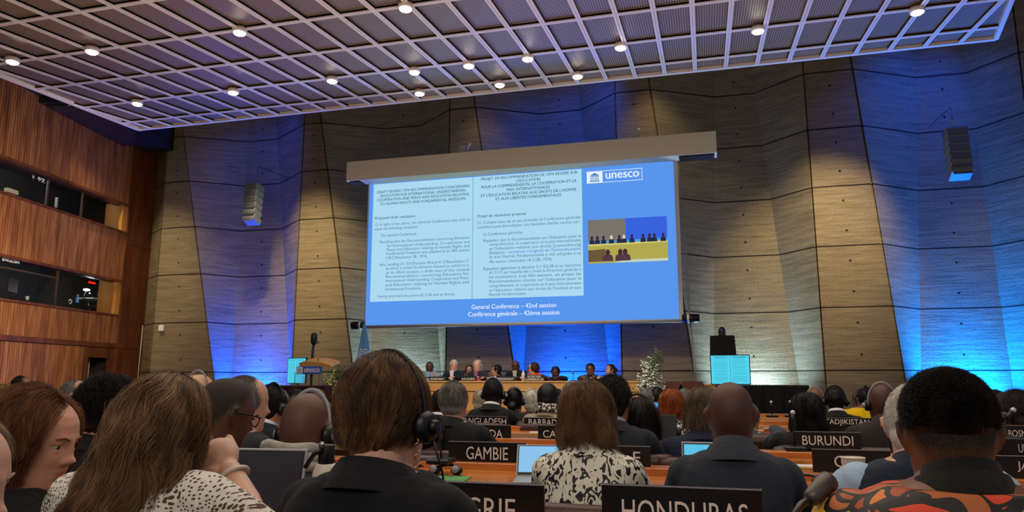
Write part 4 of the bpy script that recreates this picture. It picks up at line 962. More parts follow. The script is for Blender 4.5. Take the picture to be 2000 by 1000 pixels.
def strands(blobs, n, L, lift, rad, seed, part=.5, comb=(0, -1, .1), npt=10, curl=0., clump=1.0, s=1.0, zmin=None, sag=1.0, wav=0., fuzz=False, rootz=-.2, inface=None, stick=.03, taper=0., trim=False):
    r = np.random.default_rng(seed); B = np.array(blobs); C, Rr = B[:, :3], B[:, 3:]
    d = r.normal(size=(n*3, 3)); d /= np.linalg.norm(d, axis=1)[:, None]
    keep = (d[:, 2] > rootz)
    if zmin is None: keep &= ~((d[:, 1] > .80) & (d[:, 2] < .35))
    d = d[keep][:n]; n = len(d)
    p = C[0]+d*Rr[0]
    hh = lift*r.random(n)**1.3; Ls = L*(.55+.45*r.random(n)); ph = r.random((n, 3))*6.28
    comb = np.array(comb, float); comb = comb/np.linalg.norm(comb)
    P_ = np.empty((n, npt, 3)); 
    def flow(p):
        q = (p-C[0])/Rr[0]; nrm = q/Rr[0]; nrm /= np.linalg.norm(nrm, axis=1)[:, None]+1e-9
        topn = np.clip(q[:, 2], 0, 1)[:, None]
        side = np.stack([q[:, 0], q[:, 1]*.6-.15, np.zeros(len(q))], 1)
        v = np.array([0, 0, -1.])*sag*(1-topn*.4)+comb*part*(.3+topn)+side*.7*topn
        nz = np.stack([np.sin(p[:, 1]*55+p[:, 2]*38+1.3), np.sin(p[:, 0]*60+p[:, 2]*33), np.sin(p[:, 0]*47+p[:, 1]*41)], 1)*.28*clump
        v = v+nz
        if taper: v[:, 0] -= np.clip(p[:, 0]/.08, -1, 1)*taper*np.clip(.03-p[:, 2], 0, .1)*10
        far = np.clip((np.linalg.norm(q, axis=1)-1.15)/.2, 0, 1)[:, None]
        v = v-nrm*np.sum(v*nrm, 1)[:, None]*.95*(1-far)
        return v/(np.linalg.norm(v, axis=1)[:, None]+1e-9)
    for i in range(npt):
        f = np.linalg.norm((p[:, None]-C[None])/Rr[None], axis=2)       # n x blobs
        j = f.argmin(1); fm = f[np.arange(n), j][:, None]; cj, rj = C[j], Rr[j]
        h = (hh*min(1, i/2.5))[:, None]/rj.mean(1)[:, None]
        tgt = cj+(p-cj)/fm*(1+h)
        wgt = np.where(fm < 1.0, 1., np.where(fm < 1.18, .5, stick)); 
        if fuzz: wgt = np.where(fm < 1, 1., 0.)
        pp = p+(tgt-p)*wgt
        wob = np.sin(ph+i*1.15)*curl
        P_[:, i] = pp+wob*(i/npt)
        if wav: P_[:, i, 0] += np.sin(i*.9+p[:, 1]*30)*wav*(i/npt)
        step = flow(pp)*(Ls/npt)[:, None]
        if fuzz: step = (d*.7+r.normal(size=(n, 3))*.5)*(Ls/npt)[:, None]
        p = pp+step
    # tri tubes
    if inface is not None: P_ = P_[~inface(P_).any(1)]
    if trim: P_ = P_[P_[:, -1, 2] > -.140+.75*np.clip(np.abs(P_[:, -1, 0])-.02, 0, 1)]
    n = len(P_)
    P_ *= s; T = np.gradient(P_, axis=1); T /= np.linalg.norm(T, axis=2)[..., None]+1e-9
    A = np.cross(T, np.array([.3, .5, .8])); A /= np.linalg.norm(A, axis=2)[..., None]+1e-9; Bn = np.cross(T, A)
    tp = np.linspace(1, .35, npt)[None, :, None]*rad
    V = np.stack([P_+(A*math.cos(q)+Bn*math.sin(q))*tp for q in (0, 2.094, 4.189)], 2).reshape(-1, 3)
    base = (np.arange(n)[:, None, None]*npt*3+np.arange(npt-1)[None, :, None]*3); j = np.arange(3)[None, None, :]
    Q = np.stack(np.broadcast_arrays(base+j, base+(j+1) % 3, base+3+(j+1) % 3, base+3+j), -1).reshape(-1, 4)
    return V, Q
def make_hair(name, T, style, mat, parent, D, seed, s=1., n=None, extra=None, voxel=None, **kw):
    h = dict(HAIRS[style]); h.update(kw); blobs = h['b']+(extra or [])
    m = MB()
    for b in blobs:
        m.ell((0, 0, 0), (1, 1, 1), n=24, k=16)
        k = 24*17; v = np.array(m.v[-k:])*(np.array(b[3:])*h['cap'])+np.array(b[:3])
        m.v[-k:] = [tuple(q) for q in v]
    vx = voxel or (.006 if D < 3 else .009 if D < 6 else .013)
    me = remesh(m, 'hair', vx, 3)
    V = verts(me)
    q = np.empty(len(me.loops), np.int32); me.loops.foreach_get('vertex_index', q)
    if len(q) == len(me.polygons)*4: Qc = q.reshape(-1, 4)
    else: Qc = np.array([list(p.vertices)+([p.vertices[-1]] if len(p.vertices) == 3 else []) for p in me.polygons])
    inface = lambda p: (p[..., 1] > .030+.25*np.abs(p[..., 0])) & (p[..., 2] < .050-.9*np.clip(np.abs(p[..., 0])-.035, 0, 1)) & (p[..., 2] > -.16) & (np.abs(p[..., 0]) < .074)
    Qc = Qc[~inface(V)[Qc].any(1)]
    V = T(V*s)
    if n is None: n = 24000 if D < 2 else 9000 if D < 3.4 else 3200 if D < 5 else 1500 if D < 6.5 else 350
    rad = h.get('rad', .00042 if D < 2 else .00065 if D < 3.4 else .0011 if D < 6.5 else .0024)
    if not n: me = fastmesh('hair', V, Qc)
    if n:
        SV, SQ = strands(blobs, n, h['L'], h['lift'], rad, seed, h['part'], h.get('comb', (0, -1, .1)), h.get('npt', 10 if D < 3.4 else 6), h.get('curl', .002), h.get('clump', 1.), s, h.get('zmin'), h.get('sag', 1.), h.get('wav', 0.), h.get('fuzz', False), h.get('rootz', -.2), inface, h.get('stick', .03), h.get('taper', 0.), h.get('trim', False))
        SV = T(SV)
        if h.get('locks'):
            LV, LQ = strands(blobs, h['locks'], h['L'], h['lift']*.6, h.get('lrad', .008), seed+5, h['part'], h.get('comb', (0, -1, .1)), h.get('npt', 10), h.get('curl', .002), h.get('clump', 1.), s, None, h.get('sag', 1.), h.get('wav', 0.), False, -.1, inface)
            LV = T(LV); SQ = np.vstack([SQ, LQ+len(SV)]); SV = np.vstack([SV, LV])
        me = fastmesh('hair', np.vstack([V, SV]), np.vstack([Qc, SQ+len(V)]))
    return link(name, me, mat, parent)

TW = [(-.02, .035, .035), (.0, .055, .055), (.025, .074, .066), (.05, .100, .078), (.10, .150, .092), (.16, .180, .104), (.24, .187, .112), (.36, .176, .116), (.55, .166, .116), (.75, .166, .120), (.92, .178, .13), (1.02, .175, .13)]
def person(label, px, py, Y, yaw=0, pitch=0, roll=0, s=1.0, skin='#6b4431', hair=None, hcol=('#15100d', '#2b1d16', '#4a3528'), outfit=None, ocol='#17181c', mat=None,
           body=None, lean=.06, sw=1.0, arms='desk', D=None, collar=True, shirt='#e9e9ea', scalp=0., scol='#1a1310', headset=None, glasses=False, grp='seated audience members', voxel=None,
           armpts=None, hlb=-.075, neck=None, hairkw=None, front=False, ears=True, seat=True, zhip=.50, lips=.0, shirt_front=None, tie=None, ruff=None, hands=None, sleeves=None, nk=0., nx=0., fist=None, short=False, cw=1., hname=None, elbow=0.):
    D = D or Y; hc = atY(px, py, Y); H = s
    body = yaw*.35 if body is None else body
    Rh = rot(0, 0, R_(yaw)) @ rot(-R_(pitch), 0, 0) @ rot(0, R_(roll), 0)
    nb = (hc+Rh @ np.array([0, -.022, -.075])*s)+rot(0, 0, R_(body)) @ np.array([0, -.022, -.012-(.045 if front else 0)+nk])*s+rot(0, 0, R_(body)) @ np.array([nx, 0, 0]) if neck is None else np.array(neck)
    Rb = rot(0, 0, R_(body)); L = max(.42, (nb[2]-zhip)/1.0)
    if front: zhip = .9; L = nb[2]-zhip+.1
    hip = nb+Rb @ np.array([0, -lean*1.2+.0, 0]); root = np.array([hip[0], hip[1], 0.])
    if front: root[2] = .4
    t = empty('person', root, label, 'person', grp)
    Th = lambda p: np.asarray(p) @ Rh.T+hc-root
    Bd = lambda p: np.asarray(p) @ Rb.T+nb-root              # body frame, origin at the neck base
    vox = voxel or (.0055 if D < 2 else .008 if D < 3.4 else .011 if D < 6.5 else .015)
    det = 2 if D < 2 else 1 if D < 6.5 else 0
    def torso(m, inf=0., t0=0, kx=1.):
        rings = []
        for tt_, w_, d_ in TW[t0:]:
            z = -tt_*L*(1 if tt_ > .3 else min(1, .52/L)*1.0); a = np.linspace(0, 2*np.pi, 32, endpoint=False); e = .8
            x = (w_*sw*kx+inf)*np.sign(np.cos(a))*np.abs(np.cos(a))**e; y = (d_*sw**.5+inf)*np.sign(np.sin(a))*np.abs(np.sin(a))**e
            y = y-.012-lean*min(1, max(0, tt_))*1.0+.022*np.exp(-((tt_-.2)/.2)**2)
            y = np.where(y < -.03, y-.018*np.exp(-((tt_-.28)/.22)**2), y)
            rings.append(Bd(np.stack([x, y, np.full(32, z)], 1)))
        m.loft(rings[::-1])
    zd = (ZD+.05-nb[2]) if not front else (1.27-nb[2])
    def armp(sd):
        if armpts and sd in armpts: return [np.array(q, float) for q in armpts[sd]]
        sh = np.array([sd*.162*sw, -.01, -.105*min(1, L/.5)-.005])
        el = np.array([sd*(.215*sw+elbow), .07, max(-.36, zd-.02)])
        wr = np.array([sd*.13, .30, zd+.015]); hd = np.array([sd*.09, .38, zd+.01])
        if arms == 'lap': el = np.array([sd*.225*sw, .02, -.36]); wr = np.array([sd*.12, .22, -.44]); hd = np.array([sd*.08, .29, -.45])
        return [sh, el, wr, hd]
    def arm(m, sd, inf=0., hand=True):
        sh, el, wr, hd = armp(sd); k = sw**.5
        pts = [sh, sh*.5+el*.5, el, el*.5+wr*.5, wr]; rr = [.060*k+inf, .050*k+inf, .043*k+inf, .039*k+inf, .027+inf*(.8)]
        if short and not hand: pts = pts[:3]; rr = [.066*k+inf, .064*k+inf, .058*k+inf]
        m.caps(Bd(pts), rr, 14)
        if hand and fist == sd:
            v = hd-wr; v /= np.linalg.norm(v); w_ = np.array([-.75, .66, 0]); w_ -= v*(w_ @ v); w_ /= np.linalg.norm(w_); u_ = np.cross(v, w_)
            m.ell(Bd(wr+v*.045), (.040, .046, .022), Rb @ np.stack([u_, v, w_], 1), 16, 10)
            for o_, ln, r_ in ((-.034, .9, .0088), (-.012, 1., .0095), (.011, 1.02, .0096), (.033, .95, .0092)):
                b0 = wr+v*.040+u_*o_; b1 = wr+v*(.079+.006*ln)+u_*o_*1.02+w_*.006; b2 = b1+w_*.036*ln-v*.012; b3 = b2-v*.030*ln-w_*.004; b4 = b3-w_*.022
                m.caps(Bd([b0, b1, b2, b3, b4]), [r_, r_*1.08, r_*1.02, r_*.95, r_*.85], 10)
            b0 = wr+v*.01+u_*.030; m.caps(Bd([b0, b0+u_*.014+w_*.022+v*.02, b0+w_*.044+v*.038-u_*.004, b0+w_*.05+v*.045-u_*.028]), [.015, .013, .0115, .010], 10)
        elif hand:
            v = hd-wr; v /= np.linalg.norm(v); up_ = np.array([0, 0, 1.]); sdv = np.cross(v, up_); sdv /= np.linalg.norm(sdv)+1e-9; up2 = np.cross(sdv, v)
            pc_ = wr+v*.055; Rm = np.stack([sdv, v, up2], 1)
            m.ell(Bd(pc_), (.040, .050, .016), Rb @ Rm, 14, 8)
            for q, (o_, ln) in enumerate(((-.030, .062), (-.010, .072), (.010, .076), (.030, .068))):
                b0 = pc_+sdv*o_+v*.035; b1 = b0+v*ln*.5+up2*.006; b2 = b0+v*ln*.85-up2*.010; b3 = b0+v*ln-up2*.024
                m.caps(Bd([b0, b1, b2, b3]), [.0095, .009, .0082, .007], 8)
            b0 = pc_-v*.02-sdv*sd*.03; m.caps(Bd([b0, b0-sdv*sd*.028+v*.025, b0-sdv*sd*.030+v*.055]), [.012, .0105, .009], 8)
    def legs(m, inf=0.):
        for sd in (-1, 1):
            h_ = np.array([sd*.095, -lean+.02, zhip+.06-nb[2]]); kn = np.array([sd*.12, .42-lean, zhip+.03-nb[2]]); an = np.array([sd*.12, .42-(.1 if front else 0), .08+root[2]-nb[2]])
            m.caps(Bd([h_, h_*.5+kn*.5, kn]), np.array([.088, .075, .062])+inf, 12); m.caps(Bd([kn, kn*.5+an*.5, an]), np.array([.060, .055, .042])+inf, 12)
            m.caps(Bd([an+[0, -.03, -.045], an+[0, .14, -.055]]), [.036, .032], 10)
    # skin body in one continuous mesh
    m = MB(); head_mb(m, Th, det, ears=ears, s=s); torso(m, -.012); 
    nbl = nb-root
    m.caps([Th(np.array([[0, -.028, -.10]])*s)[0], nbl+Rb @ np.array([0, -.012, .0]), nbl+Rb @ np.array([0, -.01, -.07])], np.array([.052, .057, .075])*s, 18)
    for sd in (-1, 1): arm(m, sd)
    legs(m, -.008)
    me = remesh(m, 'body', vox if det else .012, 2 if det > 1 else 1)
    q = (verts(me)+root-hc) @ Rh/s; x, y, z = q.T
    a = me.attributes.new('scalp', 'FLOAT', 'POINT'); hl = np.interp(y, [-.06, -.03, .02, .06], [hlb, -.03, .02, .07]); nz = .0015*np.sin(x*90)*np.sin(y*80)
    a.data.foreach_set('value', (scalp*np.clip((z-hl+nz)/.045, 0, 1)*(y < .085)*(z < .2)).astype(np.float32))
    a = me.attributes.new('lips', 'FLOAT', 'POINT'); lp_ = np.clip(1.4-((x/.023)**2+((z+.063)/.0115)**2), 0, 1)*(y > .07)
    a.data.foreach_set('value', (lp_*(.55+lips)).astype(np.float32))
    link('body', me, skin_mat(skin, scol), t)
    # eyes and brows
    facing = abs(yaw) > 40
    if facing or front:
        for sd in (-1, 1):
            MB().ell(Th(np.array([[sd*.031, .0680, .0065]])*s)[0], (.0120*s,)*3, n=16, k=12).build('eye', P('eye_white', '#b9b0a8', .2), t)
            e_ = Th(np.array([[sd*.031, .0757, .0060]])*s)[0]; MB().ell(e_, (.0060*s,)*3, n=12, k=8).build('iris', P('iris_dark', '#241a14', .15), t)
            MB().caps(Th(np.array([(sd*.014, .0925, .026), (sd*.031, .0905, .033), (sd*.048, .079, .029)])*s), [.0024, .003, .0018], 8).build('eyebrow', P('brow'+hcol[1], hcol[1], .8), t)
    # clothing
    M_ = mat or fabric(ocol)
    if outfit:
        m = MB(); torso(m, .012 if outfit != 'thin' else .004, 3, 1.0)
        for sd in (-1, 1):
            if sleeves is None: arm(m, sd, .013 if outfit == 'jacket' else .009, False)
        if sleeves is not None:
            m2 = MB(); [arm(m2, sd, .016, False) for sd in (-1, 1)]; link('sleeves', remesh(m2, 'sleeves', vox, 3), sleeves, t)
        if outfit == 'jacket':     # padded shoulders
            for sd in (-1, 1): sh = armp(sd)[0]; m.ell(Bd(sh+[-sd*.03, -.004, .012]), (.085, .070, .044), Rb @ rot(0, sd*.35, 0), 16, 10)
        me = remesh(m, outfit, vox, 12 if D < 3.4 else 6, .6); link({'jacket': 'jacket', 'thin': 'blouse'}.get(outfit, outfit), me, M_, t)
        if True:
            m = MB(); legs(m); torso_b = MB(); m.ell(Bd([0, -lean-.01, zhip+.07-nb[2]]), (.17*sw, .13, .10), Rb, 16, 10)
            link('trousers', remesh(m, 'trousers', max(vox, .011), 2), fabric('#15161a'), t)
        def band(name, r0, r1, z0, z1, mt, th=.006, back=.02, kx=1., op=0., yo=-.014):
            rg = []
            n_ = 40; a = np.linspace(0, 2*np.pi, n_, endpoint=False)
            for rr_, zz_, o_ in ((r0, z0, 0), (r1, z1, 1), (r1-th, z1-.001, 1), (r0-th, z0, 0)):
                rg.append(Bd(np.stack([rr_*kx*np.cos(a), rr_*.95*np.sin(a)+yo+.008*o_, zz_-(back+.03)*(np.sin(a)*.5+.5)*(1.0 if o_ else 1.2)+back*.4], 1)))
            mm = MB(); mm.loft([*rg, rg[0]], close=False); return mm.build(name, mt, t)
        if outfit == 'jacket' and collar:
            if shirt: band('shirt_collar', .076*s, .066*s, -.03, .024, fabric(shirt, wrinkle=.05), back=.022)
            band('jacket_collar', .118*s*cw, .078*s, -.050*cw, .004, M_, th=.010, back=.022, kx=1.03)
        elif collar: band('collar', .10*s, .070*s, -.05, .002, M_, th=.007, back=.02)
        if front and shirt_front:
            m = MB(); m.prism([(-.045, -.03), (.045, -.03), (.018, -.30), (-.018, -.30)], .10, .135); m.v = [tuple(p) for p in Bd(np.array(m.v))]
            m.build('shirt_front', fabric(shirt_front, wrinkle=.1), t)
            if tie: m = MB(); m.prism([(-.012, -.04), (.012, -.04), (.02, -.25), (0, -.29), (-.02, -.25)], .136, .142); m.v = [tuple(p) for p in Bd(np.array(m.v))]; m.build('tie', fabric(tie, wrinkle=.1), t)
        if ruff:
            for k_, (rr_, zz_) in enumerate(((.092, -.018), (.086, .006), (.080, .028))):
                a = np.linspace(0, 2*np.pi, 25)[:-1]; pts = Bd(np.stack([rr_*s*np.cos(a), rr_*s*np.sin(a)-.012, zz_-.02*np.sin(a)+.006*np.sin(a*3+k_)], 1))
                MB().tube(np.vstack([pts, pts[:1]]), .019*s, 10).build('scarf_fold', ruff, t)
    hs = None
    if hair:
        make_hair('hair', Th, hair, hair_mat(*hcol), t, D, int(px*7+py), s, **(hairkw or {}))
    if glasses:
        m = MB()
        for sd in (-1, 1):
            m.tube(Th(np.array([(sd*.079, -.012, .012), (sd*.083, .02, .014), (sd*.068, .095, .012)])*s), .0022*s, 6)
            a = np.linspace(0, 2*np.pi, 17); m.tube(Th(np.stack([sd*.034+.027*np.cos(a), np.full(17, .100)-np.abs(.027*np.cos(a))*.2, .002+.019*np.sin(a)], 1)*s), .0022*s, 6)
        m.tube(Th(np.array([(-.008, .105, .008), (.008, .105, .008)])*s), .002*s, 6); m.build('glasses', BLACK, t)
    if headset:
        hcol_ = BLACK if headset == 'black' else P('headset_grey', '#9a9aa0', .35)
        kx = 1.0 if not hair else {'crop': 1.24, 'bob': 1.2, 'long': 1.15, 'mid': 1.2, 'curly': 1.2}.get(hair, 1.08); kz_ = 1.02 if not hair else 1.10 if hair not in ('crop', 'bob', 'long', 'mid') else 1.22
        t2 = empty('headset', root, hname or ('%s headset worn by the ' % ('black' if headset == 'black' else 'silver grey'))+' '.join(label.split()[:10]), 'headphones', 'worn interpretation headsets')
        a = np.linspace(-.12, math.pi+.12, 28)
        pts = np.stack([.083*kx*np.cos(a), -.006-.012*np.sin(a), .006+.122*kz_*np.sin(a)], 1)*s
        m = MB(); m.tube(Th(pts), .0065*s, 8, ry=.0028*s, up=Rh @ np.array([0, 1., 0])); m.build('headband', hcol_, t2)
        for sd in (-1, 1):
            c = np.array([sd*.084*max(1., kx*.99), -.002, -.012]); R3 = np.array([[0, 0, 1.], [0, 1., 0], [-1., 0, 0]])
            m = MB(); m.tube(Th((np.array([(0, 0, 0), (sd*.012, 0, 0), (sd*.022, 0, 0), (sd*.027, 0, 0)])+c-[sd*.008, 0, 0])*s), np.array([.034, .035, .031, .018])*s, 20); cup = m.build('ear_cup', BLACK, t2)
            m = MB(); m.tube(Th((np.array([(sd*.018, 0, 0), (sd*.032, 0, 0), (sd*.034, 0, 0)])+c)*s), np.array([.017, .015, .010])*s, 16); m.build('cup_cap', hcol_ if headset != 'black' else BLACK, cup)
        if D < 3.4:
            c = np.array([.095*kx, .01, -.04]); pts = [c*s, (c+[.005, .03, -.06])*s, (c+[0, .09, -.20])*s, (c+[.02, .14, -.30])*s]
            MB().tube(Th(pts), .0022, 6).build('cord', BLACK, t2)
    if seat and not front:
        ch = make_chair(nb[0]-(.02)*0, hip[1]-.17-lean*.5, 'brown leather chair of the '+cshort(label), ztop=CHZ.get(round(Y), .86))
        ch.rotation_euler[2] = R_(body)*.5
    return t, Th, Bd, hc, Rh, root
CHZ = {}
def cshort(l):
    w_ = l.split(); return ' '.join(w_[:9])

# ---- patterned cloths
def pat_print():
    t = NT('animal_print_fabric'); mp = t.n('Mapping', {0: t.obj(), 3: (1, 1, .62)}).outputs[0]
    n = t.n('TexNoise', {'Vector': mp, 'Scale': 44., 'Detail': 1.2, 'Roughness': .4, 'Distortion': 1.4}).outputs[0]
    c = t.ramp(n, ((.0, '#e6e2cf'), (.545, '#0f0f0e')), 'CONSTANT'); t.l(c, t.b.inputs['Base Color']); t.b.inputs['Roughness'].default_value = .6
    w_ = t.n('TexNoise', {'Vector': t.obj(), 'Scale': 8., 'Detail': 3.}).outputs[0]; t.bump(w_, .5, .03); return t.m
def pat_eyelet():
    t = NT('white_eyelet_lace'); n0 = t.n('TexNoise', {'Vector': t.obj(), 'Scale': 14.}).outputs[1]
    v = t.mix(.035, t.obj(), n0, 'ADD')
    sp = t.n('SeparateXYZ', {0: v}); v2 = t.n('CombineXYZ', {0: sp.outputs[0], 1: sp.outputs[2]}).outputs[0]
    vo = t.n('TexVoronoi', {'Vector': v2, 'Scale': 115., 'Randomness': .55}, voronoi_dimensions='2D'); d = vo.outputs['Distance']
    big = t.n('TexVoronoi', {'Vector': t.obj(), 'Scale': 17.}); bd = big.outputs['Distance']
    thr = t.math('ADD', .24, t.math('MULTIPLY', t.math('LESS_THAN', bd, .38), .14))
    hole = t.math('LESS_THAN', d, thr); rim = t.math('LESS_THAN', d, t.math('ADD', thr, .12))
    c = t.mix(hole, '#dedad0', '#553b2c'); t.l(c, t.b.inputs['Base Color']); t.b.inputs['Roughness'].default_value = .8
    w_ = t.n('TexNoise', {'Vector': t.obj(), 'Scale': 9., 'Detail': 3.}).outputs[0]
    t.bump(t.math('ADD', t.math('SUBTRACT', t.math('MULTIPLY', rim, .25), t.math('MULTIPLY', hole, .6)), t.math('MULTIPLY', w_, 5.)), .5, .008); return t.m
def pat_palm(zlow):
    t = NT('palm_print_fabric'); o = t.obj(); s = t.n('SeparateXYZ', {0: o}); x, y, z = s.outputs
    n = t.n('TexNoise', {'Vector': o, 'Scale': 7., 'Detail': 1.}).outputs[1]; v = t.mix(.22, o, n, 'ADD')
    mp = t.n('Mapping', {0: v, 2: (0, R_(28), 0), 3: (7., 12., 30.)}).outputs[0]
    w1 = t.n('TexVoronoi', {'Vector': mp, 'Scale': 1.}, feature='DISTANCE_TO_EDGE').outputs[0]; cell = t.n('TexVoronoi', {'Vector': mp, 'Scale': 1.}).outputs['Color']
    w2 = t.n('SeparateXYZ', {0: cell}).outputs[0]
    col = t.ramp(w2, ((.0, '#a8481c'), (.22, '#d97a20'), (.42, '#e0421f'), (.60, '#b5612a'), (.74, '#e8b41a'), (.84, '#17120f')), 'CONSTANT')
    dark = t.math('LESS_THAN', w1, .075); c = t.mix(dark, col, '#14100e')
    bl = t.math('GREATER_THAN', t.n('TexNoise', {'Vector': o, 'Scale': 5.5}).outputs[0], .62); c = t.mix(bl, c, '#15110f')
    side = t.math('GREATER_THAN', t.math('ABSOLUTE', x), .215)
    lower = t.math('MULTIPLY', t.math('LESS_THAN', t.math('ADD', z, t.math('MULTIPLY', t.math('MULTIPLY', x, x), .9)), zlow), t.math('SUBTRACT', 1., side)); c = t.mix(lower, c, '#17191a')
    t.l(c, t.b.inputs['Base Color']); t.b.inputs['Roughness'].default_value = .6
    w_ = t.n('TexNoise', {'Vector': o, 'Scale': 8., 'Detail': 3.}).outputs[0]; t.bump(w_, .3, .03); return t.m
def pat_spots(a, b, sc=30, thr=.56):
    t = NT('spotted_fabric'); n = t.n('TexNoise', {'Vector': t.n('Mapping', {0: t.obj(), 3: (1, 1, .6)}).outputs[0], 'Scale': float(sc), 'Detail': 1.}).outputs[0]
    t.l(t.ramp(n, ((0, a), (thr, b)), 'CONSTANT'), t.b.inputs['Base Color']); t.b.inputs['Roughness'].default_value = .7; return t.m
def pat_check(a, b, c_, sc=28):
    t = NT('checked_fabric'); s = t.n('SeparateXYZ', {0: t.obj()})
    f = t.math('LESS_THAN', t.math('FRACT', t.math('MULTIPLY', s.outputs[0], float(sc))), .18); g = t.math('LESS_THAN', t.math('FRACT', t.math('MULTIPLY', s.outputs[2], float(sc))), .18)
    t.l(t.mix(t.math('MULTIPLY', t.math('MAXIMUM', f, g), .6), a, b), t.b.inputs['Base Color']); t.b.inputs['Roughness'].default_value = .8; return t.m
BK = ('#050505', '#0b0a0b', '#191619'); GR = ('#3c3b3a', '#77746f', '#b4afa6'); WHT = ('#8d8a83', '#c2beb4', '#e6e2d8'); BR = ('#1d120c', '#3a2417', '#6b4427')
DB = ('#0d0907', '#1c130e', '#33231a'); BLD = ('#5f4a2c', '#947546', '#c0a066')
def mpp(px, Y): return Y/ray(px, 800)[1]/FPX
def P_(label, px, top, Y, **k):
    s = k.get('s', 1.0); h = k.get('hair'); hl = {None: 0, 'short': .006, 'flat': .004, 'bun': .006, 'lowbun': .006, 'afro': .024}.get(h, .018)
    py = top+(.1215+hl)*s/mpp(px, Y)
    return person(label, px, py, Y, **k)
DK, MD, LT, PK = '#4e3226', '#8a5e45', '#c29a80', '#cf9f86'
BALD = dict(hair=None, scalp=.35)

# ---------------- nearest row
P_('person with short brown layered hair in a black suit, seen from behind at the centre', 757, 701, 1.43, yaw=-14, pitch=6, roll=-2, skin='#cf9d86', hair='crop', hcol=('#24170f', '#5a3c28', '#b98a55'),
   outfit='jacket', ocol='#0c0e13', sw=.92, body=-4, headset='black', shirt=None, D=1.55, s=.95, nk=.012, nx=.012, voxel=.005, hname='black headset over the short brown hair of the centre person',
   hairkw=dict(n=34000, comb=(.5, -1, .25), L=.10, rad=.00042, lift=.016))
er = empty('earring', atY(812, 893, 1.36), 'dangling gold curly earring of the black suited person at the centre', 'earring')
MB().tube([(.004*math.sin(a*2.2)+.003*a/6, .004*math.cos(a*2.0), .035-.085*a/12) for a in np.linspace(0, 12, 60)], .0011, 6).build('earring_wire', P('gold', '#d9b072', .25, 1), er)
# long haired woman in the lace blouse, her right arm raised
hc = atY(318, 842, 1.42); nbw = hc+np.array([-.022, -.030, -.045])
def rel(px, py, Y): return atY(px, py, Y)-nbw
elb = rel(505, 1060, 1.45); wri = rel(449, 918, 1.52); hnd = rel(424, 862, 1.54); shd = np.array([.150, -.01, -.10])
W2 = P_('person with very long brown hair in a white eyelet lace blouse, fist raised, bottom left', 318, 733, 1.42, yaw=18, pitch=8, roll=13, skin='#d2a58c', hair='long', hcol=('#38261a', '#7a5a3d', '#c09c74'), outfit='thin', mat=pat_eyelet(),
   body=4, sw=.9, D=1.6, s=.95, collar=False, neck=nbw, arms='desk', voxel=.0045, fist=1, short=True, armpts={1: (shd, elb, wri, hnd)}, grp='seated audience members',
   hairkw=dict(n=34000, comb=(-.2, -1, .15), rad=.00045, curl=.006, clump=1.3, lift=.018, npt=22, L=1.0, locks=160, lrad=.007))

w0 = W2[2](wri)+W2[5]; dv = W2[2](hnd)-W2[2](wri); dv /= np.linalg.norm(dv); Q_ = Vector(dv).to_track_quat('Z', 'Y').to_matrix()
w0 = w0-dv*.022; br = empty('bracelet', w0, 'pale bangle bracelet on the raised wrist above the lace sleeve', 'bracelet')
MB().tube([np.array(Q_) @ np.array([.037*math.cos(a), .035*math.sin(a), 0]) for a in np.linspace(0, 2*math.pi, 33)], .0052, 10).build('bangle', P('bangle', '#cdbfae', .35), br)
# ---------------- the rest of the nearest row
P_('person with auburn brown hair leaning right in a black jacket, face in view, far left', 74, 764, 1.58, yaw=-78, pitch=11, roll=0, skin='#d39c82', hair='mid', hcol=('#3a2010', '#74472a', '#a87546'), outfit='jacket', ocol='#0b0b0d', mat=fabric('#0b0b0d'),
   body=-62, D=1.7, shirt=None, lips=.35, voxel=.0032, lean=-.10, hairkw=dict(n=30000, comb=(0, -.6, .3), wav=.006, curl=.008, lift=.026, rad=.00045, L=.22), arms='lap')
P_('person at the very left edge, partly cut off, fair hair and pink cheek, looking right', -108, 800, 1.0, yaw=-72, pitch=8, skin='#d8a894', hair='bob', hcol=('#5a4c3a', '#8f7c62', '#b8a68a'), outfit='thin', ocol='#3a3a40', body=-60, D=1.3, collar=True, voxel=.006,
   hairkw=dict(n=16000), seat=False, arms='lap')
t5 = P_('person with curly black high top hair and an orange palm print shirt, right edge', 1852, 706, 1.58, yaw=-3, pitch=5, skin='#7d5238', hair='afro', hcol=('#050404', '#100d0c', '#44362d'), outfit='jacket', mat=pat_palm(1.03), cw=.80, sw=1.16, body=0, s=.96,
   nk=.02, hlb=-.062, D=1.5, shirt='#141312', voxel=.0055, scalp=.9, scol='#0c0a09', hairkw=dict(n=40000, fuzz=True, L=.010, lift=.003, rad=.0005, npt=4, part=0., rootz=-.35), glasses=True)
for q in (t5[0].children):
    if q.name.startswith('jacket_collar'): q.data.materials[0] = fabric('#16130f')
    if q.name.startswith('jacket'): q.name = q.name.replace('jacket', 'shirt')
# ---------------- second row
P_('bald man in a dark blue grey suit seen from behind, right of centre', 1428, 747, 2.72, yaw=0, pitch=2, skin='#5f3d30', outfit='jacket', ocol='#2b2f39', D=2.6, shirt='#3a3d46', headset=None, sw=.95, **BALD)
P_('person with a brown bob and a black and cream animal print blouse', 1150, 750, 2.72, yaw=-6, pitch=4, roll=-4, s=.97, nk=.015, skin='#c29a80', hair='bob', hcol=('#38261a', '#76543a', '#b58e66'), outfit='thin', mat=pat_print(), D=2.7, sw=.88, collar=True,
   hairkw=dict(n=22000, rad=.0005, curl=.006, lift=.022, comb=(.3, -.7, .1)))
P_('bald man with a grey headset and pale grey hood, left of centre', 600, 769, 2.25, yaw=-4, pitch=14, skin='#6b4536', outfit='thin', ocol='#2c323d', D=2.4, scalp=.3, headset='grey', collar=False, sw=.95, s=1.06, ruff=fabric('#a9a69c', wrinkle=.8))
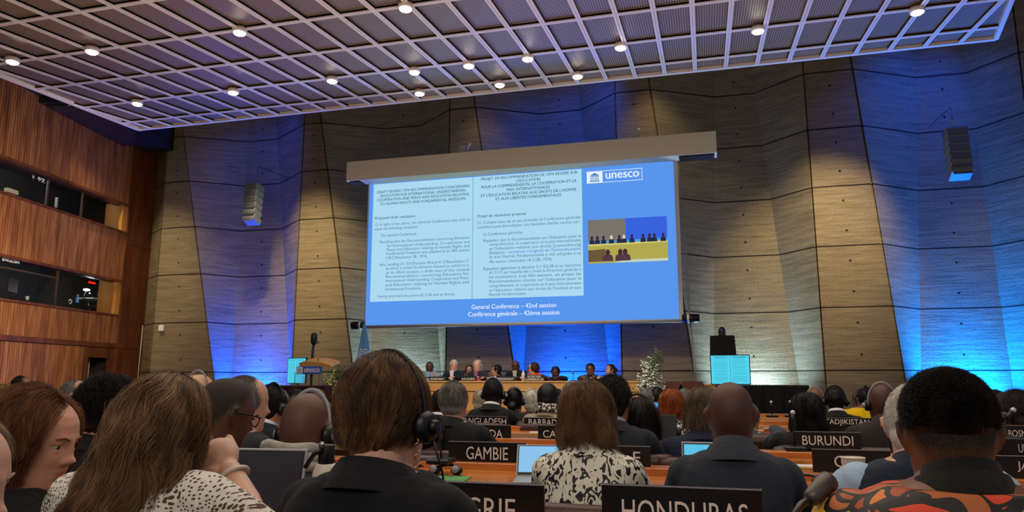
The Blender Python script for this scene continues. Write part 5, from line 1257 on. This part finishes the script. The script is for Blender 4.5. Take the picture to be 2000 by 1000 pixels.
P_('man with shaved black hair and black glasses, dark green grey suit, left', 438, 739, 2.2, yaw=-30, pitch=14, skin='#64402f', outfit='jacket', ocol='#262c32', D=2.5, scalp=1., scol='#2a201b', glasses=True, shirt=None, sw=1.05, body=-12, s=1.04)
P_('grey haired man in a dark suit behind the man with black glasses', 480, 735, 2.95, yaw=-38, pitch=4, skin='#c99a80', hair='flat', hcol=GR, outfit='jacket', ocol='#22262b', D=2.9, shirt=None, sw=1.1, body=-10, s=1.05)
P_('white haired balding man in a navy vest and pale blue shirt, right', 1792, 750, 2.4, yaw=-20, pitch=8, skin='#d6a58c', hair='flat', hcol=('#b7b0a2', '#d8d2c4', '#ece7dc'), outfit='thin', ocol='#1d2636', D=2.3, sw=1.02, nk=.02, elbow=.0, sleeves=fabric('#a9c2dd', wrinkle=.5), collar=True, shirt=None,
   hairkw=dict(n=2500, lift=.003, L=.03))
# pale blue sleeve of that vest wearer is a part of the outfit
P_('person with dark curly hair pinned up, dark jacket, behind the long haired one', 216, 738, 2.45, yaw=-10, pitch=4, skin='#b98a70', hair='curly', hcol=DB, outfit='jacket', ocol='#17191c', D=3., shirt=None, hairkw=dict(curl=.014, lift=.024, n=12000, L=.07))
# ---------------- third row
P_('balding man with a silver headset over dark side hair, left of the shaved man', 385, 730, 3.45, yaw=-8, pitch=4, skin='#c79a76', hair='flat', hcol=BK, outfit='jacket', ocol='#101116', D=4., headset='grey', sw=.95,
   hairkw=dict(b=[(0, -.022, -.012, .0835, .096, .062), (0, -.045, -.04, .070, .064, .055)]))
P_('man with sleek black hair and headset in a dark navy suit', 533, 753, 3.8, yaw=-18, pitch=6, skin='#b98a6c', hair='short', hcol=BK, outfit='jacket', ocol='#141a28', D=4.2, headset='black', shirt='#dfe3ea')
P_('man with short grey hair in a black suit behind the GAMBIE plate', 887, 745, 4.25, yaw=-2, skin='#bb8a70', hair='short', hcol=('#3a3835', '#6f6c66', '#aaa59a'), outfit='jacket', ocol='#14181b', D=4.4, sw=1.1, shirt=None)
P_('person with wavy black hair in a dark blue grey suit, behind the animal print blouse', 1198, 735, 4.1, yaw=-8, skin='#a87a5f', hair='short', hcol=('#080706', '#15110f', '#2e2620'), outfit='jacket', ocol='#20242c', D=4.1, s=1.12, sw=1.08, shirt='#8d96a5', hairkw=dict(lift=.018, curl=.008))
P_('person with long straight black hair and a black headset, right of the animal print blouse', 1247, 776, 4.35, yaw=-4, skin='#b98a6c', hair='long', hcol=BK, outfit='thin', ocol='#15151a', D=4.2, headset='black')
P_('person with a grey brown wavy bob and navy jacket behind the bald man', 1376, 757, 4.2, yaw=-6, skin='#c09478', hair='bob', hcol=('#3b3026', '#6d5c4a', '#a39078'), outfit='jacket', ocol='#1a2238', D=4., shirt='#c7b7bd', hairkw=dict(curl=.010, lift=.018, n=9000, rad=.0007))
P_('person with black braids in a black coat behind the BURUNDI plate', 1574, 766, 5.05, yaw=4, skin='#4e3226', hair='mid', hcol=BK, outfit='jacket', ocol='#0a0a0c', D=4., sw=1.02, shirt=None, hairkw=dict(curl=.008, rad=.0022, n=2600, lift=.014, extra=[(0, -.04, .10, .07, .06, .035)]))
P_('bald man with a silver headset in a dark brown jacket beside the white haired man', 1722, 750, 5.05, yaw=8, skin='#5a3b2c', outfit='jacket', ocol='#2b2420', D=4., shirt='#3a302a', headset='grey', sw=1.06, **BALD)
P_('person in a light grey green suit with a headset at the right edge', 1978, 763, 5.3, yaw=48, s=1.1, skin='#8a5c44', hair='curly', hcol=('#120d0c', '#2b1c1c', '#4a3230'), outfit='jacket', ocol='#7a7a66', D=4.1, headset='black', shirt='#c8c6b4', body=10)
P_('man with glasses and thin grey hair turned right, left side of the hall', 148, 742, 4.5, yaw=-58, skin='#caa08a', hair='flat', hcol=GR, outfit='jacket', ocol='#24262c', D=5.6, glasses=True, sw=.95)
P_('person with fair wavy hair at the left edge below the wooden wall', 8, 752, 3.6, yaw=-20, skin='#cfa58c', hair='curly', hcol=BLD, outfit='thin', ocol='#3a3432', D=4.5)
# ---------------- rows behind
P_('man in a dark suit with white collar and headset below the PRESIDENT plate', 964, 740, 6.75, yaw=0, s=1.12, skin='#5a3b2c', hair='short', hcol=BK, outfit='jacket', ocol='#15171a', D=6.1, headset='grey', sw=1.02)
P_('person with a low black hair knot and silver headset, right of the dark suited man', 1005, 758, 7.1, yaw=2, skin='#7a4f3a', hair='lowbun', hcol=BK, outfit='thin', ocol='#24252b', D=7.2, headset='grey')
P_('person with white curly hair and a dark scarf near the podium', 1041, 760, 7.4, yaw=6, skin='#cfa58c', hair='curly', hcol=WHT, outfit='jacket', ocol='#3a3835', D=7.6, shirt=None)
P_('person with fair grey hair hidden left of the dark suited man', 943, 760, 7.3, yaw=4, skin='#cfa58c', hair='curly', hcol=('#7d705a', '#ab9c80', '#cfc2a6'), outfit='jacket', ocol='#3a3438', D=7.6, shirt=None)
P_('person in a black knit cap, checked scarf and beige jacket', 1071, 751, 6.75, yaw=-4, s=1.1, skin='#4e3226', hair='flat', hcol=('#030303', '#050507', '#09090b'), outfit='jacket', mat=pat_check('#a2957a', '#7d7560', ''), D=6.1, shirt=None, ruff=pat_spots('#17171a', '#cfc8b8', 60, .52), hairkw=dict(n=0, b=[(0, -.014, .032, .092, .108, .108), (0, -.04, -.01, .085, .085, .07)]))
P_('bald man with a thin headset behind the brown bob', 1115, 748, 7.0, yaw=10, s=1.1, skin='#8a6650', outfit='jacket', ocol='#2a2b33', D=6.2, headset='grey', **BALD)
P_('person with black hair just right of the black knit cap', 1089, 760, 7.2, yaw=0, skin='#7a4f3a', hair='short', hcol=BK, outfit='jacket', ocol='#1c1d22', D=7.2)
P_('person with copper red hair and a black and white patterned top', 1313, 759, 5.8, yaw=-10, skin='#caa08a', hair='bob', hcol=('#5f2a10', '#a34f1e', '#cf7a36'), outfit='thin', mat=pat_spots('#101014', '#c9ccd4', 46, .56), D=5.6, sw=1.05, hairkw=dict(curl=.006, lift=.012))
P_('older man with short white hair in a grey suit by the white flowers', 1262, 758, 8.5, yaw=-4, skin='#a98a78', hair='flat', hcol=GR, outfit='jacket', ocol='#6d6e68', D=8.2)
P_('person with dark skin between the red and the wavy grey brown hair', 1341, 764, 7.3, yaw=0, skin='#5a4236', outfit='jacket', ocol='#2a2a2e', D=7., **BALD)
P_('grey haired person far back behind the copper red hair', 1338, 758, 8.9, yaw=0, skin='#8a6a58', hair='flat', hcol=GR, outfit='jacket', ocol='#3a3a3e', D=8.)
P_('person in a grey suit bending behind the bald man, right shoulder in view', 1462, 786, 5.9, yaw=-14, pitch=20, skin='#c09478', hair='flat', hcol=GR, outfit='jacket', ocol='#3d424e', D=5.6, sw=1.1, body=-15, shirt=None)
P_('person with a dark headset partly hidden at the left behind the bald man', 1284, 756, 8.9, yaw=0, skin='#7a4f3a', hair='short', hcol=DB, outfit='jacket', ocol='#33343a', D=8., headset='grey')
P_('man with a shaved head and headset near the draped black table', 1592, 757, 8.5, yaw=-6, skin='#9a6a50', outfit='jacket', ocol='#2c2c30', D=7.8, headset='grey', **BALD)
P_('man with thick black hair, white collar and headset left of the yellow shirt', 1631, 756, 7.2, yaw=-4, skin='#a87a5f', hair='short', hcol=BK, outfit='jacket', ocol='#141416', D=6.8, headset='black', hairkw=dict(lift=.016))
P_('person in a bright yellow shirt with a black ponytail', 1686, 756, 8.4, nk=.04, sw=1.2, yaw=28, skin='#b98a6c', hair='long', hcol=BK, outfit='thin', ocol='#e8bd08', D=7.6, hairkw=dict(b=[(0, -.016, .022, .084, .102, .107), (0, -.10, -.04, .06, .05, .06), (.0, -.12, -.16, .035, .03, .13)], n=200))
P_('person with black hair behind the yellow shirt wearer', 1708, 754, 8.7, yaw=0, skin='#5a3b2c', hair='short', hcol=BK, outfit='jacket', ocol='#4a2a20', D=7.8)
P_('person with dark hair between the high top hair and the light suit', 1940, 762, 5.8, yaw=10, skin='#7a4f3a', hair='short', hcol=DB, outfit='jacket', ocol='#2a2e38', D=5.)
P_('person with dark bobbed hair looking right by the wooden wall, far left', 43, 734, 7.6, yaw=-75, skin='#c99c84', hair='bob', hcol=DB, outfit='jacket', ocol='#141416', D=9.)
P_('person with short black hair below the lectern sign', 578, 758, 8.7, yaw=0, skin='#4e3226', hair='short', hcol=BK, outfit='jacket', ocol='#17181c', D=9.)
P_('person with short brown hair right below the lectern', 621, 759, 7.8, yaw=0, skin='#c09478', hair='short', hcol=('#3a2817', '#6b4d2f', '#8f6c47'), outfit='jacket', ocol='#2a2426', D=8.)
P_('grey haired person half hidden behind the hooded bald man', 581, 771, 5.2, yaw=0, skin='#8a6a58', hair='flat', hcol=('#262320', '#4a453f', '#6f6860'), outfit='jacket', ocol='#23252c', D=5.8)
P_('person with curly brown hair and a dark red jacket beside the cream flowers', 672, 762, 5.4, yaw=-6, skin='#8a5c44', hair='curly', hcol=BR, outfit='jacket', ocol='#4a1f1c', D=5.8, shirt=None)
P_('person in a blue jacket hidden right of the centre person with the headset', 838, 812, 4.0, yaw=-10, pitch=20, skin='#6a452f', hair='short', hcol=BK, outfit='jacket', ocol='#1f3050', D=4.2, shirt=None, sw=1.05)
P_('person with dark hair and red top left of the short grey hair', 862, 762, 6.0, yaw=0, skin='#8a5c44', hair='short', hcol=DB, outfit='jacket', ocol='#3a2226', D=6.2)
P_('dark haired person between the man with black glasses and the sleek black hair', 507, 762, 6.4, yaw=0, skin='#7a4f3a', hair='short', hcol=BK, outfit='jacket', ocol='#17181c', D=7.)

# ---------------- panel on the podium, facing the hall
G_ = 'panel members at the podium desk'
def F_(label, px, top, Y=14.55, **k):
    k.setdefault('nk', .07); k.setdefault('yaw', 180); k.setdefault('body', 180)
    if k.get('hair') in ('flat', 'short') and 'hairkw' not in k: k['hairkw'] = dict(b=[(0, -.012, .036, .085, .101, .100), (0, -.045, -.02, .076, .064, .060)])
    return P_(label, px, top, Y, front=True, grp=G_, D=9.5, arms=k.pop('arms', 'desk'), **k)
F_('man in a light blue shirt and pale jacket behind the SECRETARIAT plate', 839, 706, skin='#4e3226', scalp=1., outfit='jacket', ocol='#8f9095', shirt='#8fb2e0', shirt_front='#8fb2e0', yaw=186)
F_('white haired man in a dark suit and white shirt on the podium', 886, 703, skin='#d39c86', hair='flat', hcol=WHT, outfit='jacket', ocol='#1d2334', shirt='#e6e6ea', shirt_front='#dfe2ea', yaw=205)
F_('person with dark hair behind the ADG/ED plate', 917, 713, 15.0, skin='#a87a68', hair='bob', hcol=DB, outfit='jacket', ocol='#24242c', shirt=None)
F_('person with pale blonde hair, lilac top and dark jacket on the podium', 932, 702, skin='#d9a898', hair='bob', hcol=('#8f8a84', '#c4bfb6', '#e0dcd4'), outfit='jacket', ocol='#2c2c34', shirt='#9a5a86', shirt_front='#9a5a86')
F_('person with black curly hair turned left behind the PRESIDENT plate', 968, 711, skin='#b98a78', hair='curly', hcol=BK, outfit='jacket', ocol='#1a1b22', shirt='#d8d8dc', yaw=115, body=160)
F_('bald man in a dark suit with white collar right of the PRESIDENT plate', 1007, 704, skin='#4e3226', outfit='jacket', ocol='#17171c', scalp=.2, shirt='#dcdce0', shirt_front='#b9b4ae', pitch=14)
F_('person in an orange top with brown bobbed hair, head turned left on the podium', 1041, 707, skin='#cf9a80', hair='bob', hcol=BR, outfit='thin', ocol='#e2501e', yaw=112, body=165, glasses=True, hairkw=dict(b=[(0, -.016, .025, .094, .108, .110), (0, -.045, -.03, .095, .075, .075)]))
F_('person in a dark purple top with joined hands against the blue recess', 1085, 716, skin='#5a3430', hair='short', hcol=('#0d0812', '#1c1024', '#30203a'), outfit='thin', ocol='#261436', pitch=8)
F_('man in a grey checked blazer and dark shirt right on the podium', 1153, 710, skin='#7a4f3a', hair='short', hcol=BK, outfit='jacket', ocol='#3f434e', shirt='#1c1c28', shirt_front='#1c1c28', glasses=True)
F_('person with dark tied hair in pale blue turned left, last on the podium', 1192, 711, skin='#c9a08e', hair='bun', hcol=DB, outfit='thin', ocol='#7a92c4', yaw=125, body=160)
